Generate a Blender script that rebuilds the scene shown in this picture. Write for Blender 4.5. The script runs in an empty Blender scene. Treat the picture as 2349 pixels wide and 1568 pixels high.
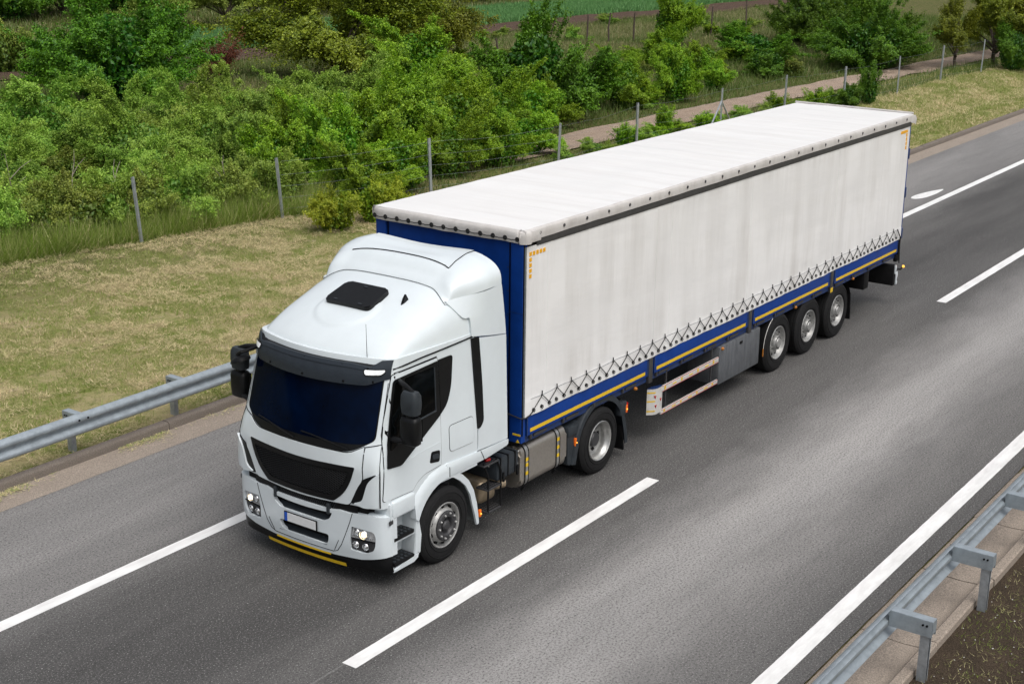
import bpy, bmesh, math, random
import numpy as np
from mathutils import Vector, Matrix
from mathutils.geometry import delaunay_2d_cdt

# ------------------------------------------------------------------ camera
scene = bpy.context.scene
col = scene.collection
cd = bpy.data.cameras.new('camera')
cam = bpy.data.objects.new('camera', cd)
col.objects.link(cam)
yaw, pitch, roll = 0.61845, 0.30245, 0.01036
fwd = Vector((math.cos(yaw) * math.cos(pitch), math.sin(yaw) * math.cos(pitch), -math.sin(pitch)))
rgt = Vector((math.sin(yaw), -math.cos(yaw), 0))
upv = rgt.cross(fwd)
r2 = rgt * math.cos(roll) + upv * math.sin(roll)
u2 = -rgt * math.sin(roll) + upv * math.cos(roll)
M = Matrix((r2, u2, -fwd)).transposed().to_4x4()
M.translation = Vector((-11.81, -10.37, 8.174))
cam.matrix_world = M
cd.sensor_width = 36.0
cd.lens = 36.0 * 3315.0 / 2349.0
cd.clip_end = 3000
scene.camera = cam

# ------------------------------------------------------------------ sky, sun, exposure (soft overcast daylight)
world = bpy.data.worlds.new('World')
scene.world = world
world.use_nodes = True
SUN_EL, SUN_AZ = math.radians(61), math.atan2(-0.40, -1.0)
nt = world.node_tree
nt.nodes.clear()
sky = nt.nodes.new('ShaderNodeTexSky')
sky.sky_type = 'NISHITA'
sky.sun_disc = False
sky.sun_elevation = SUN_EL
sky.sun_rotation = SUN_AZ
sky.air_density = 1.0
sky.dust_density = 6.0
sky.ozone_density = 1.0
hs = nt.nodes.new('ShaderNodeHueSaturation')
hs.inputs['Saturation'].default_value = 0.35
bg = nt.nodes.new('ShaderNodeBackground')
bg.inputs['Strength'].default_value = 0.15
wo = nt.nodes.new('ShaderNodeOutputWorld')
nt.links.new(sky.outputs[0], hs.inputs['Color'])
nt.links.new(hs.outputs[0], bg.inputs['Color'])
nt.links.new(bg.outputs[0], wo.inputs['Surface'])
sl = bpy.data.lights.new('sun', 'SUN')
sl.energy = 1.2
sl.angle = math.radians(50)
sl.color = (1.0, 0.985, 0.96)
sun = bpy.data.objects.new('sun', sl)
col.objects.link(sun)
sdir = Vector((math.sin(SUN_AZ) * math.cos(SUN_EL), math.cos(SUN_AZ) * math.cos(SUN_EL), math.sin(SUN_EL)))
sun.rotation_euler = sdir.to_track_quat('Z', 'Y').to_euler()
sun.location = (0, 0, 40)
vs = scene.view_settings
vs.view_transform = 'Standard'
vs.look = 'None'
vs.exposure = -0.03
vs.gamma = 1.0
vs.use_curve_mapping = False

# ------------------------------------------------------------------ materials
def links(n):
    return n.links.new

def pm(name, c, rough=0.5, metal=0.0, var=0.12, scale=6.0, bump=0.0, bscale=60.0, spec=0.5, coat=0.0, emit=None, es=0.0, c2=None, stretch=None):
    m = bpy.data.materials.new(name)
    m.use_nodes = True
    n = m.node_tree
    b = n.nodes['Principled BSDF']
    b.inputs['Roughness'].default_value = rough
    b.inputs['Metallic'].default_value = metal
    b.inputs['Specular IOR Level'].default_value = spec
    b.inputs['Coat Weight'].default_value = coat
    b.inputs['Coat Roughness'].default_value = 0.08
    tc = n.nodes.new('ShaderNodeTexCoord')
    src = tc.outputs['Object']
    if stretch:
        mp = n.nodes.new('ShaderNodeMapping')
        mp.inputs['Scale'].default_value = stretch
        n.links.new(src, mp.inputs['Vector'])
        src = mp.outputs[0]
    no = n.nodes.new('ShaderNodeTexNoise')
    no.inputs['Scale'].default_value = scale
    no.inputs['Detail'].default_value = 6
    no.inputs['Roughness'].default_value = 0.65
    n.links.new(src, no.inputs['Vector'])
    mr = n.nodes.new('ShaderNodeMapRange')
    mr.inputs['From Min'].default_value = 0.3
    mr.inputs['From Max'].default_value = 0.7
    n.links.new(no.outputs['Fac'], mr.inputs['Value'])
    mx = n.nodes.new('ShaderNodeMix')
    mx.data_type = 'RGBA'
    lo = tuple(v * (1 - var) for v in c)
    hi = tuple(min(1, v * (1 + var)) for v in c) if c2 is None else c2
    mx.inputs['A'].default_value = (*lo, 1)
    mx.inputs['B'].default_value = (*hi, 1)
    n.links.new(mr.outputs[0], mx.inputs['Factor'])
    n.links.new(mx.outputs['Result'], b.inputs['Base Color'])
    if bump:
        nb = n.nodes.new('ShaderNodeTexNoise')
        nb.inputs['Scale'].default_value = bscale
        nb.inputs['Detail'].default_value = 4
        n.links.new(src, nb.inputs['Vector'])
        bp = n.nodes.new('ShaderNodeBump')
        bp.inputs['Strength'].default_value = bump
        bp.inputs['Distance'].default_value = 0.02
        n.links.new(nb.outputs['Fac'], bp.inputs['Height'])
        n.links.new(bp.outputs[0], b.inputs['Normal'])
    if emit:
        b.inputs['Emission Color'].default_value = (*emit, 1)
        b.inputs['Emission Strength'].default_value = es
    return m

def noise_node(n, src, scale, detail=5, rough=0.6):
    t = n.nodes.new('ShaderNodeTexNoise')
    t.inputs['Scale'].default_value = scale
    t.inputs['Detail'].default_value = detail
    t.inputs['Roughness'].default_value = rough
    n.links.new(src, t.inputs['Vector'])
    return t.outputs['Fac']

def ramp(n, fac, a, b):
    r = n.nodes.new('ShaderNodeMapRange')
    r.inputs['From Min'].default_value = a
    r.inputs['From Max'].default_value = b
    n.links.new(fac, r.inputs['Value'])
    return r.outputs[0]

def mixc(n, fac, a, b):
    x = n.nodes.new('ShaderNodeMix')
    x.data_type = 'RGBA'
    for s, v in (('A', a), ('B', b)):
        if isinstance(v, tuple):
            x.inputs[s].default_value = (*v, 1)
        else:
            n.links.new(v, x.inputs[s])
    if isinstance(fac, float):
        x.inputs['Factor'].default_value = fac
    else:
        n.links.new(fac, x.inputs['Factor'])
    return x.outputs['Result']

def mapped(n, sc, rot=0.0):
    tc = n.nodes.new('ShaderNodeTexCoord')
    mp = n.nodes.new('ShaderNodeMapping')
    mp.inputs['Scale'].default_value = sc
    mp.inputs['Rotation'].default_value = (0, 0, rot)
    n.links.new(tc.outputs['Object'], mp.inputs['Vector'])
    return mp.outputs[0]

def bumped(n, b, fac, strength, dist=0.01):
    bp = n.nodes.new('ShaderNodeBump')
    bp.inputs['Strength'].default_value = strength
    bp.inputs['Distance'].default_value = dist
    n.links.new(fac, bp.inputs['Height'])
    n.links.new(bp.outputs[0], b.inputs['Normal'])

def base(name, rough=0.8, spec=0.3):
    m = bpy.data.materials.new(name)
    m.use_nodes = True
    b = m.node_tree.nodes['Principled BSDF']
    b.inputs['Roughness'].default_value = rough
    b.inputs['Specular IOR Level'].default_value = spec
    return m, m.node_tree, b

def make_asphalt():
    m, n, b = base('asphalt', 0.85, 0.35)
    big = noise_node(n, mapped(n, (0.06, 0.42, 1)), 1.6, 5)
    mid = noise_node(n, mapped(n, (0.3, 0.8, 1)), 2.2, 5)
    gr = noise_node(n, mapped(n, (1, 1, 1)), 34, 3, 0.8)
    gr2 = noise_node(n, mapped(n, (1, 1, 1)), 48, 2, 0.85)
    # lane wear with truck's soft shadow and overtaking-lane reflections painted in; pale shoulder
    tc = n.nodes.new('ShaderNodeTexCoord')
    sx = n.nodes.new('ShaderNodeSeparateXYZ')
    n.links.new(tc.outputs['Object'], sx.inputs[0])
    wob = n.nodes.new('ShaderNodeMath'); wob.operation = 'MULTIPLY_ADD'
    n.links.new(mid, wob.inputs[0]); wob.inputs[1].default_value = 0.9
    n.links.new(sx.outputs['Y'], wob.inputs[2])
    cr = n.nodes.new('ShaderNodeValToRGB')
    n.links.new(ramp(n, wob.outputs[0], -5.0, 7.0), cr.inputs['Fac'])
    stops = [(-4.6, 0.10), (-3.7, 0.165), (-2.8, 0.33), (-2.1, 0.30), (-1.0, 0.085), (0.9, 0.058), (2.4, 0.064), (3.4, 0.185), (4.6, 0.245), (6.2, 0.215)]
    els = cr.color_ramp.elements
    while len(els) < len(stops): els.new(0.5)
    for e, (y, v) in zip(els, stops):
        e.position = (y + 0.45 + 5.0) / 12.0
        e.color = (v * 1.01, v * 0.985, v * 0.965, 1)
    c = mixc(n, ramp(n, big, 0.40, 0.95), cr.outputs['Color'], (0.15, 0.146, 0.142))
    x2 = n.nodes.new('ShaderNodeMix'); x2.data_type = 'RGBA'; x2.blend_type = 'MULTIPLY'
    x2.inputs['Factor'].default_value = 1.0
    n.links.new(c, x2.inputs['A'])
    n.links.new(mixc(n, ramp(n, noise_node(n, mapped(n, (0.10, 0.85, 1)), 1.3, 6, 0.7), 0.3, 0.7), (0.84, 0.84, 0.84), (1.18, 1.17, 1.16)), x2.inputs['B'])
    c = x2.outputs['Result']
    c = mixc(n, ramp(n, gr, 0.52, 0.30), c, (0.028, 0.027, 0.027))
    c = mixc(n, ramp(n, gr2, 0.58, 0.76), c, (0.50, 0.49, 0.475))
    # fine irregular cracks and seams
    sep = n.nodes.new('ShaderNodeTexVoronoi')
    sep.feature = 'DISTANCE_TO_EDGE'
    sep.inputs['Scale'].default_value = 0.22
    wv = n.nodes.new('ShaderNodeVectorMath')
    wn = n.nodes.new('ShaderNodeTexNoise')
    wn.inputs['Scale'].default_value = 1.2
    wn.inputs['Detail'].default_value = 6
    n.links.new(mapped(n, (1, 1, 1)), wn.inputs['Vector'])
    n.links.new(mapped(n, (1, 1, 1)), wv.inputs[0])
    n.links.new(wn.outputs['Color'], wv.inputs[1])
    n.links.new(wv.outputs[0], sep.inputs['Vector'])
    ck = ramp(n, sep.outputs['Distance'], 0.006, 0.0015)
    msk = ramp(n, noise_node(n, mapped(n, (1, 1, 1)), 0.35, 2), 0.70, 0.74)
    mm = n.nodes.new('ShaderNodeMath')
    mm.operation = 'MULTIPLY'
    n.links.new(ck, mm.inputs[0])
    n.links.new(msk, mm.inputs[1])
    c = mixc(n, mm.outputs[0], c, (0.03, 0.029, 0.028))
    n.links.new(c, b.inputs['Base Color'])
    bumped(n, b, gr, 0.6, 0.012)
    return m

def make_paint():
    m, n, b = base('road_paint', 0.6, 0.4)
    w = noise_node(n, mapped(n, (1, 1, 1)), 30, 5, 0.75)
    w2 = noise_node(n, mapped(n, (0.5, 2, 1)), 3, 4, 0.7)
    c = mixc(n, ramp(n, w2, 0.4, 0.75), (0.80, 0.80, 0.79), (0.62, 0.61, 0.60))
    c = mixc(n, ramp(n, w, 0.66, 0.74), c, (0.22, 0.21, 0.20))
    n.links.new(c, b.inputs['Base Color'])
    bumped(n, b, w, 0.3, 0.01)
    return m

def make_ground():
    m, n, b = base('ground_cover', 0.95, 0.1)
    a = noise_node(n, mapped(n, (1, 1, 1)), 0.55, 6, 0.7)
    f = noise_node(n, mapped(n, (1, 1, 1)), 5, 6, 0.75)
    g = noise_node(n, mapped(n, (1, 1, 1)), 26, 4, 0.75)
    p = noise_node(n, mapped(n, (1, 1.3, 1)), 1.1, 3, 0.6)
    c = mixc(n, ramp(n, a, 0.42, 0.60), (0.170, 0.225, 0.042), (0.50, 0.40, 0.24))
    c = mixc(n, ramp(n, f, 0.45, 0.66), c, (0.40, 0.35, 0.17))
    c = mixc(n, ramp(n, f, 0.46, 0.28), c, (0.105, 0.135, 0.034))
    c = mixc(n, ramp(n, p, 0.66, 0.72), c, (0.56, 0.44, 0.335))
    c = mixc(n, ramp(n, g, 0.46, 0.26), c, (0.10, 0.092, 0.042))
    # uncut meadow beyond the fence: darker thatch
    tc = n.nodes.new('ShaderNodeTexCoord'); sx = n.nodes.new('ShaderNodeSeparateXYZ')
    n.links.new(tc.outputs['Object'], sx.inputs[0])
    c = mixc(n, ramp(n, sx.outputs['Y'], 12.6, 17.0), c, mixc(n, ramp(n, f, 0.4, 0.65), (0.075, 0.095, 0.026), (0.17, 0.145, 0.068)))
    n.links.new(c, b.inputs['Base Color'])
    bumped(n, b, g, 1.0, 0.05)
    return m

def make_soil(name, a, c2, sc=3.0):
    m, n, b = base(name, 0.95, 0.1)
    f = noise_node(n, mapped(n, (1, 1, 1)), sc, 6, 0.7)
    g = noise_node(n, mapped(n, (1, 1, 1)), 45, 4, 0.75)
    c = mixc(n, ramp(n, f, 0.35, 0.65), a, c2)
    c = mixc(n, ramp(n, g, 0.60, 0.35), c, tuple(v * 0.35 for v in a))
    n.links.new(c, b.inputs['Base Color'])
    bumped(n, b, g, 0.9, 0.04)
    return m

def make_concrete(name, a, c2):
    m, n, b = base(name, 0.9, 0.2)
    f = noise_node(n, mapped(n, (0.5, 1.4, 1)), 2.2, 6, 0.65)
    g = noise_node(n, mapped(n, (1, 1, 1)), 60, 3, 0.75)
    s = noise_node(n, mapped(n, (1, 1, 1)), 9, 5, 0.7)
    c = mixc(n, ramp(n, f, 0.3, 0.7), a, c2)
    c = mixc(n, ramp(n, s, 0.62, 0.75), c, tuple(v * 0.6 for v in a))
    c = mixc(n, ramp(n, g, 0.62, 0.40), c, tuple(v * 0.5 for v in a))
    n.links.new(c, b.inputs['Base Color'])
    bumped(n, b, g, 0.5, 0.01)
    return m

def make_tarp(name, a, dirt, streak_dir, amount, fold):
    m, n, b = base(name, 0.55, 0.35)
    st = noise_node(n, mapped(n, streak_dir), 2.5, 6, 0.65)
    bl = noise_node(n, mapped(n, (0.5, 1, 1.0)), 1.1, 4, 0.55)
    fi = noise_node(n, mapped(n, (1, 1, 1)), 14, 4, 0.7)
    c = mixc(n, ramp(n, st, 0.42, 0.78), a, dirt)
    c = mixc(n, ramp(n, bl, 0.45, 0.72), c, tuple(v * amount for v in a))
    c = mixc(n, ramp(n, fi, 0.68, 0.9), c, tuple(v * 0.75 for v in dirt))
    n.links.new(c, b.inputs['Base Color'])
    fo = noise_node(n, mapped(n, fold), 2.0, 4, 0.5)
    bumped(n, b, fo, 0.35, 0.06)
    return m

def make_leaf(name, dark, light, trans=0.2):
    m = bpy.data.materials.new(name)
    m.use_nodes = True
    n = m.node_tree
    n.nodes.clear()
    out = n.nodes.new('ShaderNodeOutputMaterial')
    at = n.nodes.new('ShaderNodeAttribute')
    at.attribute_name = 'tint'
    oi = n.nodes.new('ShaderNodeObjectInfo')
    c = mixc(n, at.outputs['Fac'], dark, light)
    hv = n.nodes.new('ShaderNodeHueSaturation')
    mr = n.nodes.new('ShaderNodeMapRange')
    mr.inputs['To Min'].default_value = 0.80
    mr.inputs['To Max'].default_value = 1.2
    n.links.new(oi.outputs['Random'], mr.inputs['Value'])
    n.links.new(mr.outputs[0], hv.inputs['Value'])
    mr2 = n.nodes.new('ShaderNodeMapRange')
    mr2.inputs['To Min'].default_value = 0.485
    mr2.inputs['To Max'].default_value = 0.512
    n.links.new(oi.outputs['Random'], mr2.inputs['Value'])
    n.links.new(mr2.outputs[0], hv.inputs['Hue'])
    n.links.new(c, hv.inputs['Color'])
    d = n.nodes.new('ShaderNodeBsdfDiffuse')
    t = n.nodes.new('ShaderNodeBsdfTranslucent')
    g = n.nodes.new('ShaderNodeBsdfGlossy')
    g.inputs['Roughness'].default_value = 0.5
    n.links.new(hv.outputs[0], d.inputs['Color'])
    n.links.new(hv.outputs[0], t.inputs['Color'])
    ms = n.nodes.new('ShaderNodeMixShader')
    ms.inputs[0].default_value = trans
    n.links.new(d.outputs[0], ms.inputs[1])
    n.links.new(t.outputs[0], ms.inputs[2])
    m2 = n.nodes.new('ShaderNodeMixShader')
    m2.inputs[0].default_value = 0.035
    n.links.new(ms.outputs[0], m2.inputs[1])
    n.links.new(g.outputs[0], m2.inputs[2])
    n.links.new(m2.outputs[0], out.inputs['Surface'])
    return m

MT = {
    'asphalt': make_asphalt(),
    'paint': make_paint(),
    'ground': make_ground(),
    'verge_soil': make_soil('dry_soil', (0.115, 0.085, 0.060), (0.070, 0.054, 0.039)),
    'track': make_soil('track_dirt', (0.54, 0.42, 0.33), (0.42, 0.32, 0.245), 1.5),
    'ploughed': make_soil('ploughed_soil', (0.15, 0.10, 0.075), (0.10, 0.068, 0.05), 2.0),
    'field_soil': make_soil('field_soil', (0.06, 0.09, 0.04), (0.04, 0.06, 0.03), 2.0),
    'conc': make_concrete('gutter_concrete', (0.42, 0.355, 0.295), (0.32, 0.27, 0.225)),
    'kerb': make_concrete('kerb_concrete', (0.24, 0.205, 0.175), (0.165, 0.14, 0.12)),
    'white': pm('white_cab_paint', (0.655, 0.712, 0.74), 0.26, 0, 0.03, 3, coat=0.35),
    'white_d': pm('white_lower_paint', (0.62, 0.67, 0.695), 0.32, 0, 0.05, 7, coat=0.2),
    'black': pm('black_plastic', (0.0045, 0.0048, 0.0055), 0.42, 0, 0.25, 12, bump=0.1, bscale=150, spec=0.25),
    'grey_pl': pm('grey_plastic', (0.028, 0.034, 0.040), 0.5, 0, 0.2, 12, bump=0.12, bscale=120, spec=0.3),
    'visor': pm('smoked_visor', (0.024, 0.031, 0.041), 0.40, 0, 0.12, 10, spec=0.3),
    'seam': pm('rubber_seal', (0.004, 0.004, 0.0045), 0.6, 0, 0.2, 20, spec=0.15),
    'glass': pm('tinted_windscreen', (0.0002, 0.0035, 0.016), 0.06, 0, 0.6, 1.2, spec=0.10),
    'sglass': pm('tinted_side_glass', (0.0015, 0.0022, 0.0025), 0.05, 0, 0.3, 2, spec=0.15),
    'rubber': pm('tyre_rubber', (0.0105, 0.0105, 0.011), 0.75, 0, 0.25, 14, bump=0.15, bscale=80, spec=0.25),
    'steel': pm('wheel_steel', (0.42, 0.42, 0.41), 0.36, 0.75, 0.2, 18),
    'steel2': pm('silver_wheel_paint', (0.36, 0.36, 0.35), 0.42, 0.4, 0.25, 25),
    'hub': pm('hub_iron', (0.050, 0.050, 0.053), 0.5, 0.25, 0.3, 25),
    'chrome': pm('chrome', (0.72, 0.73, 0.74), 0.14, 1.0, 0.08, 20),
    'chassis': pm('chassis_black', (0.006, 0.006, 0.0065), 0.65, 0, 0.35, 9, spec=0.2),
    'tank': pm('brushed_tank_metal', (0.42, 0.39, 0.35), 0.40, 0.85, 0.10, 30, bump=0.06, bscale=120),
    'exhaust': pm('heat_stained_metal', (0.44, 0.35, 0.24), 0.45, 0.7, 0.25, 9),
    'blue': pm('blue_trailer_paint', (0.0025, 0.038, 0.225), 0.5, 0, 0.14, 4, spec=0.25),
    'blue2': pm('blue_chassis_paint', (0.010, 0.032, 0.120), 0.5, 0, 0.3, 8),
    'yellow': pm('yellow_reflective_tape', (0.72, 0.47, 0.012), 0.42, 0, 0.10, 20),
    'amber_mark': pm('amber_reflective_mark', (0.80, 0.40, 0.012), 0.4, 0, 0.10, 40),
    'tarp_side': make_tarp('side_curtain_tarp', (0.795, 0.790, 0.785), (0.59, 0.575, 0.555), (0.8, 1, 0.10), 0.91, (0.25, 1, 0.9)),
    'tarp_roof': make_tarp('roof_tarp', (0.755, 0.752, 0.745), (0.66, 0.645, 0.63), (1.4, 0.12, 1), 0.94, (1.2, 0.25, 1)),
    'tarp_rim': make_tarp('roof_skirt_tarp', (0.575, 0.555, 0.54), (0.41, 0.385, 0.365), (1.2, 1, 0.8), 0.85, (1.5, 1, 1)),
    'band': pm('grey_rail_band', (0.045, 0.044, 0.044), 0.6, 0, 0.25, 6),
    'rope': pm('black_rope', (0.012, 0.012, 0.012), 0.7, 0, 0.3, 30),
    'wire': pm('steel_wire', (0.22, 0.24, 0.25), 0.5, 0.6, 0.2, 20),
    'alu': pm('aluminium_guard', (0.60, 0.585, 0.555), 0.42, 0.1, 0.10, 15),
    'red': pm('red_paint', (0.45, 0.012, 0.012), 0.4, 0, 0.15, 20),
    'galv': pm('galvanised_steel', (0.32, 0.365, 0.40), 0.46, 0.35, 0.20, 7, bump=0.05, bscale=60),
    'galv_post': pm('galvanised_post', (0.36, 0.39, 0.42), 0.5, 0.5, 0.25, 12),
    'locker': pm('scuffed_grey_locker', (0.105, 0.112, 0.122), 0.5, 0.1, 0.35, 4, stretch=(3, 1, 0.7)),
    'plate': pm('number_plate_white', (0.72, 0.73, 0.73), 0.4, 0, 0.05, 20),
    'plate_blue': pm('number_plate_blue', (0.012, 0.09, 0.50), 0.4, 0, 0.1, 20),
    'lamp_glass': pm('lamp_reflector', (0.60, 0.61, 0.62), 0.2, 0.45, 0.5, 40),
    'lamp_on': pm('lit_bulb', (1.0, 0.86, 0.62), 0.3, 0, 0.05, 10, emit=(1.0, 0.78, 0.48), es=3.0),
    'lamp_white': pm('white_marker_lens', (0.80, 0.82, 0.84), 0.2, 0, 0.1, 40, emit=(0.95, 0.98, 1.0), es=0.12),
    'orange': pm('orange_marker_lens', (0.75, 0.14, 0.008), 0.3, 0, 0.15, 20, emit=(1.0, 0.20, 0.01), es=0.10),
    'orange_on': pm('lit_orange_lamp', (1.0, 0.45, 0.05), 0.3, 0, 0.05, 10, emit=(1.0, 0.50, 0.08), es=1.3),
    'amber': pm('amber_lamp', (0.35, 0.12, 0.01), 0.3, 0, 0.2, 20, emit=(1.0, 0.35, 0.02), es=0.06),
    'liner': pm('dirty_wheel_liner', (0.16, 0.17, 0.175), 0.8, 0, 0.45, 8),
    'bark': pm('bark', (0.060, 0.046, 0.034), 0.95, 0, 0.4, 14, bump=0.5, bscale=30),
    'deadwood': pm('dead_wood', (0.30, 0.26, 0.21), 0.95, 0, 0.3, 14),
    'wood_post': pm('weathered_wood_post', (0.085, 0.065, 0.052), 0.95, 0, 0.35, 14),
    'rust': make_concrete('rust_streak', (0.16, 0.075, 0.035), (0.22, 0.12, 0.06)),
    'stone': pm('pale_stone', (0.55, 0.53, 0.49), 0.9, 0, 0.2, 6),
    'leaf_bright': make_leaf('leaf_bright', (0.022, 0.13, 0.003), (0.36, 0.56, 0.022)),
    'leaf_light': make_leaf('leaf_light', (0.055, 0.165, 0.012), (0.39, 0.56, 0.075)),
    'leaf_dark': make_leaf('leaf_dark', (0.01, 0.075, 0.003), (0.165, 0.33, 0.012)),
    'leaf_olive': make_leaf('leaf_olive', (0.035, 0.075, 0.004), (0.32, 0.37, 0.022)),
    'leaf_yellow': make_leaf('leaf_yellow', (0.09, 0.22, 0.006), (0.48, 0.54, 0.03)),
    'leaf_dull': make_leaf('leaf_dull', (0.05, 0.12, 0.01), (0.35, 0.42, 0.065)),
    'leaf_red': make_leaf('leaf_red', (0.095, 0.026, 0.014), (0.22, 0.075, 0.035)),
    'grass': make_leaf('grass_blade', (0.165, 0.290, 0.018), (0.90, 0.74, 0.46), 0.2),
    'meadow': make_leaf('meadow_blade', (0.070, 0.150, 0.012), (0.46, 0.38, 0.22), 0.2),
    'crop': make_leaf('crop_blade', (0.045, 0.200, 0.050), (0.230, 0.500, 0.170), 0.25),
}

# ------------------------------------------------------------------ object helpers
WL = {}

def _tag(o, label=None, cat=None, group=None, kind=None):
    if label: o['label'] = label
    if cat: o['category'] = cat
    if group: o['group'] = group
    if kind: o['kind'] = kind
    return o

def thing(name, loc, label, cat, group=None):
    o = bpy.data.objects.new(name, None)
    o.empty_display_size = 0.2
    o.location = loc
    col.objects.link(o)
    WL[o] = Vector(loc)
    return _tag(o, label, cat, group)

def link(name, me, parent=None, world_geo=True):
    o = bpy.data.objects.new(name, me)
    col.objects.link(o)
    if parent is not None:
        o.parent = parent
        if world_geo:
            o.location = -WL.get(parent, Vector((0, 0, 0)))
    return o

def finish(me, mat, smooth=35):
    if not isinstance(mat, (list, tuple)):
        mat = [mat]
    for m in mat:
        me.materials.append(MT[m] if isinstance(m, str) else m)
    if smooth:
        me.polygons.foreach_set('use_smooth', [True] * len(me.polygons))
        me.set_sharp_from_angle(angle=math.radians(smooth))
    else:
        me.polygons.foreach_set('use_smooth', [False] * len(me.polygons))
    me.update()

class MB:
    def __init__(s):
        s.bm = bmesh.new()
    def box(s, x0, x1, y0, y1, z0, z1, bev=0.0, seg=2):
        r = bmesh.ops.create_cube(s.bm, size=1.0)
        for v in r['verts']:
            v.co = Vector(((x0 + x1) / 2 + v.co.x * (x1 - x0), (y0 + y1) / 2 + v.co.y * (y1 - y0), (z0 + z1) / 2 + v.co.z * (z1 - z0)))
        if bev > 0:
            es = list({e for v in r['verts'] for e in v.link_edges})
            bmesh.ops.bevel(s.bm, geom=es, offset=bev, segments=seg, affect='EDGES', profile=0.5)
        return s
    def obox(s, c, size, mat3, bev=0.0):
        r = bmesh.ops.create_cube(s.bm, size=1.0)
        for v in r['verts']:
            v.co = Vector(c) + mat3 @ Vector((v.co.x * size[0], v.co.y * size[1], v.co.z * size[2]))
        if bev > 0:
            es = list({e for v in r['verts'] for e in v.link_edges})
            bmesh.ops.bevel(s.bm, geom=es, offset=bev, segments=2, affect='EDGES')
        return s
    def tube(s, pts, r, seg=8, cap=True):
        pts = [Vector(p) for p in pts]
        rr = r if isinstance(r, (list, tuple)) else [r] * len(pts)
        rings = []
        prev = None
        for i, p in enumerate(pts):
            t = (pts[min(i + 1, len(pts) - 1)] - pts[max(i - 1, 0)]).normalized()
            if prev is None:
                a = Vector((0, 0, 1)) if abs(t.z) < 0.9 else Vector((1, 0, 0))
                u = t.cross(a).normalized()
            else:
                u = (prev - t * prev.dot(t)).normalized()
            prev = u
            w = t.cross(u)
            rings.append([s.bm.verts.new(p + (u * math.cos(2 * math.pi * k / seg) + w * math.sin(2 * math.pi * k / seg)) * rr[i]) for k in range(seg)])
        for a, b in zip(rings, rings[1:]):
            for k in range(seg):
                s.bm.faces.new((a[k], a[(k + 1) % seg], b[(k + 1) % seg], b[k]))
        if cap:
            s.bm.faces.new(list(reversed(rings[0])))
            s.bm.faces.new(rings[-1])
        return s
    def lathe(s, prof, c, seg=40, axis='y', sgn=1, arc=(0, 2 * math.pi)):
        full = abs(arc[1] - arc[0]) > 6.28
        n = seg if full else seg + 1
        rings = []
        for (r, d) in prof:
            ring = []
            for k in range(n):
                a = arc[0] + (arc[1] - arc[0]) * k / seg
                if axis == 'y':
                    ring.append(s.bm.verts.new((c[0] + r * math.cos(a), c[1] + d * sgn, c[2] + r * math.sin(a))))
                elif axis == 'x':
                    ring.append(s.bm.verts.new((c[0] + d * sgn, c[1] + r * math.cos(a), c[2] + r * math.sin(a))))
                else:
                    ring.append(s.bm.verts.new((c[0] + r * math.cos(a), c[1] + r * math.sin(a), c[2] + d * sgn)))
            rings.append(ring)
        for a, b in zip(rings, rings[1:]):
            for k in range(seg):
                k2 = (k + 1) % n
                s.bm.faces.new((a[k], a[k2], b[k2], b[k]))
        return s
    def prism(s, poly, axis, a, b, bev=0.0):
        def P(p, d):
            return {'y': (p[0], d, p[1]), 'x': (d, p[0], p[1]), 'z': (p[0], p[1], d)}[axis]
        va = [s.bm.verts.new(P(p, a)) for p in poly]
        vb = [s.bm.verts.new(P(p, b)) for p in poly]
        n = len(poly)
        fs = [s.bm.faces.new(va), s.bm.faces.new(list(reversed(vb)))]
        for k in range(n):
            fs.append(s.bm.faces.new((va[k], vb[k], vb[(k + 1) % n], va[(k + 1) % n])))
        if bev > 0:
            es = list({e for f in fs[:2] for e in f.edges})
            bmesh.ops.bevel(s.bm, geom=es, offset=bev, segments=2, affect='EDGES')
        return s
    def grid(s, P):
        V = [[s.bm.verts.new(p) for p in row] for row in P]
        for a, b in zip(V, V[1:]):
            for k in range(len(a) - 1):
                s.bm.faces.new((a[k], a[k + 1], b[k + 1], b[k]))
        return s
    def done(s, name, mat, parent=None, smooth=35, fix=None, weld=True):
        if weld:
            bmesh.ops.remove_doubles(s.bm, verts=s.bm.verts, dist=1e-5)
        if fix:
            for v in s.bm.verts:
                v.co = fix(v.co)
        bmesh.ops.recalc_face_normals(s.bm, faces=s.bm.faces)
        me = bpy.data.meshes.new(name)
        s.bm.to_mesh(me)
        s.bm.free()
        finish(me, mat, smooth)
        return link(name, me, parent)

def copy_part(o, parent, dloc):
    c = o.copy()
    col.objects.link(c)
    c.parent = parent
    c.location = Vector(o.location) + Vector(dloc)
    return c

def lerp(a, b, t):
    return a + (b - a) * t

def interp(x, xs, ys):
    return float(np.interp(x, xs, ys))

def sstep(x, a=0.0, b=1.0):
    t = min(1, max(0, (x - a) / (b - a)))
    return t * t * (3 - 2 * t)

def rpoly(pts, r, seg=4):
    """polygon with rounded corners; r a number or one per corner"""
    out = []
    n = len(pts)
    for i in range(n):
        p0, p1, p2 = (Vector(pts[(i + k) % n]) for k in (-1, 0, 1))
        rr = r[i] if isinstance(r, (list, tuple)) else r
        a, b = (p0 - p1), (p2 - p1)
        d = min(rr, a.length * 0.45, b.length * 0.45)
        if d < 1e-4:
            out.append(tuple(p1)); continue
        q0, q2 = p1 + a.normalized() * d, p1 + b.normalized() * d
        for k in range(seg + 1):
            t = k / seg
            out.append(tuple(q0 * (1 - t) ** 2 + p1 * 2 * t * (1 - t) + q2 * t * t))
    return out

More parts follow.
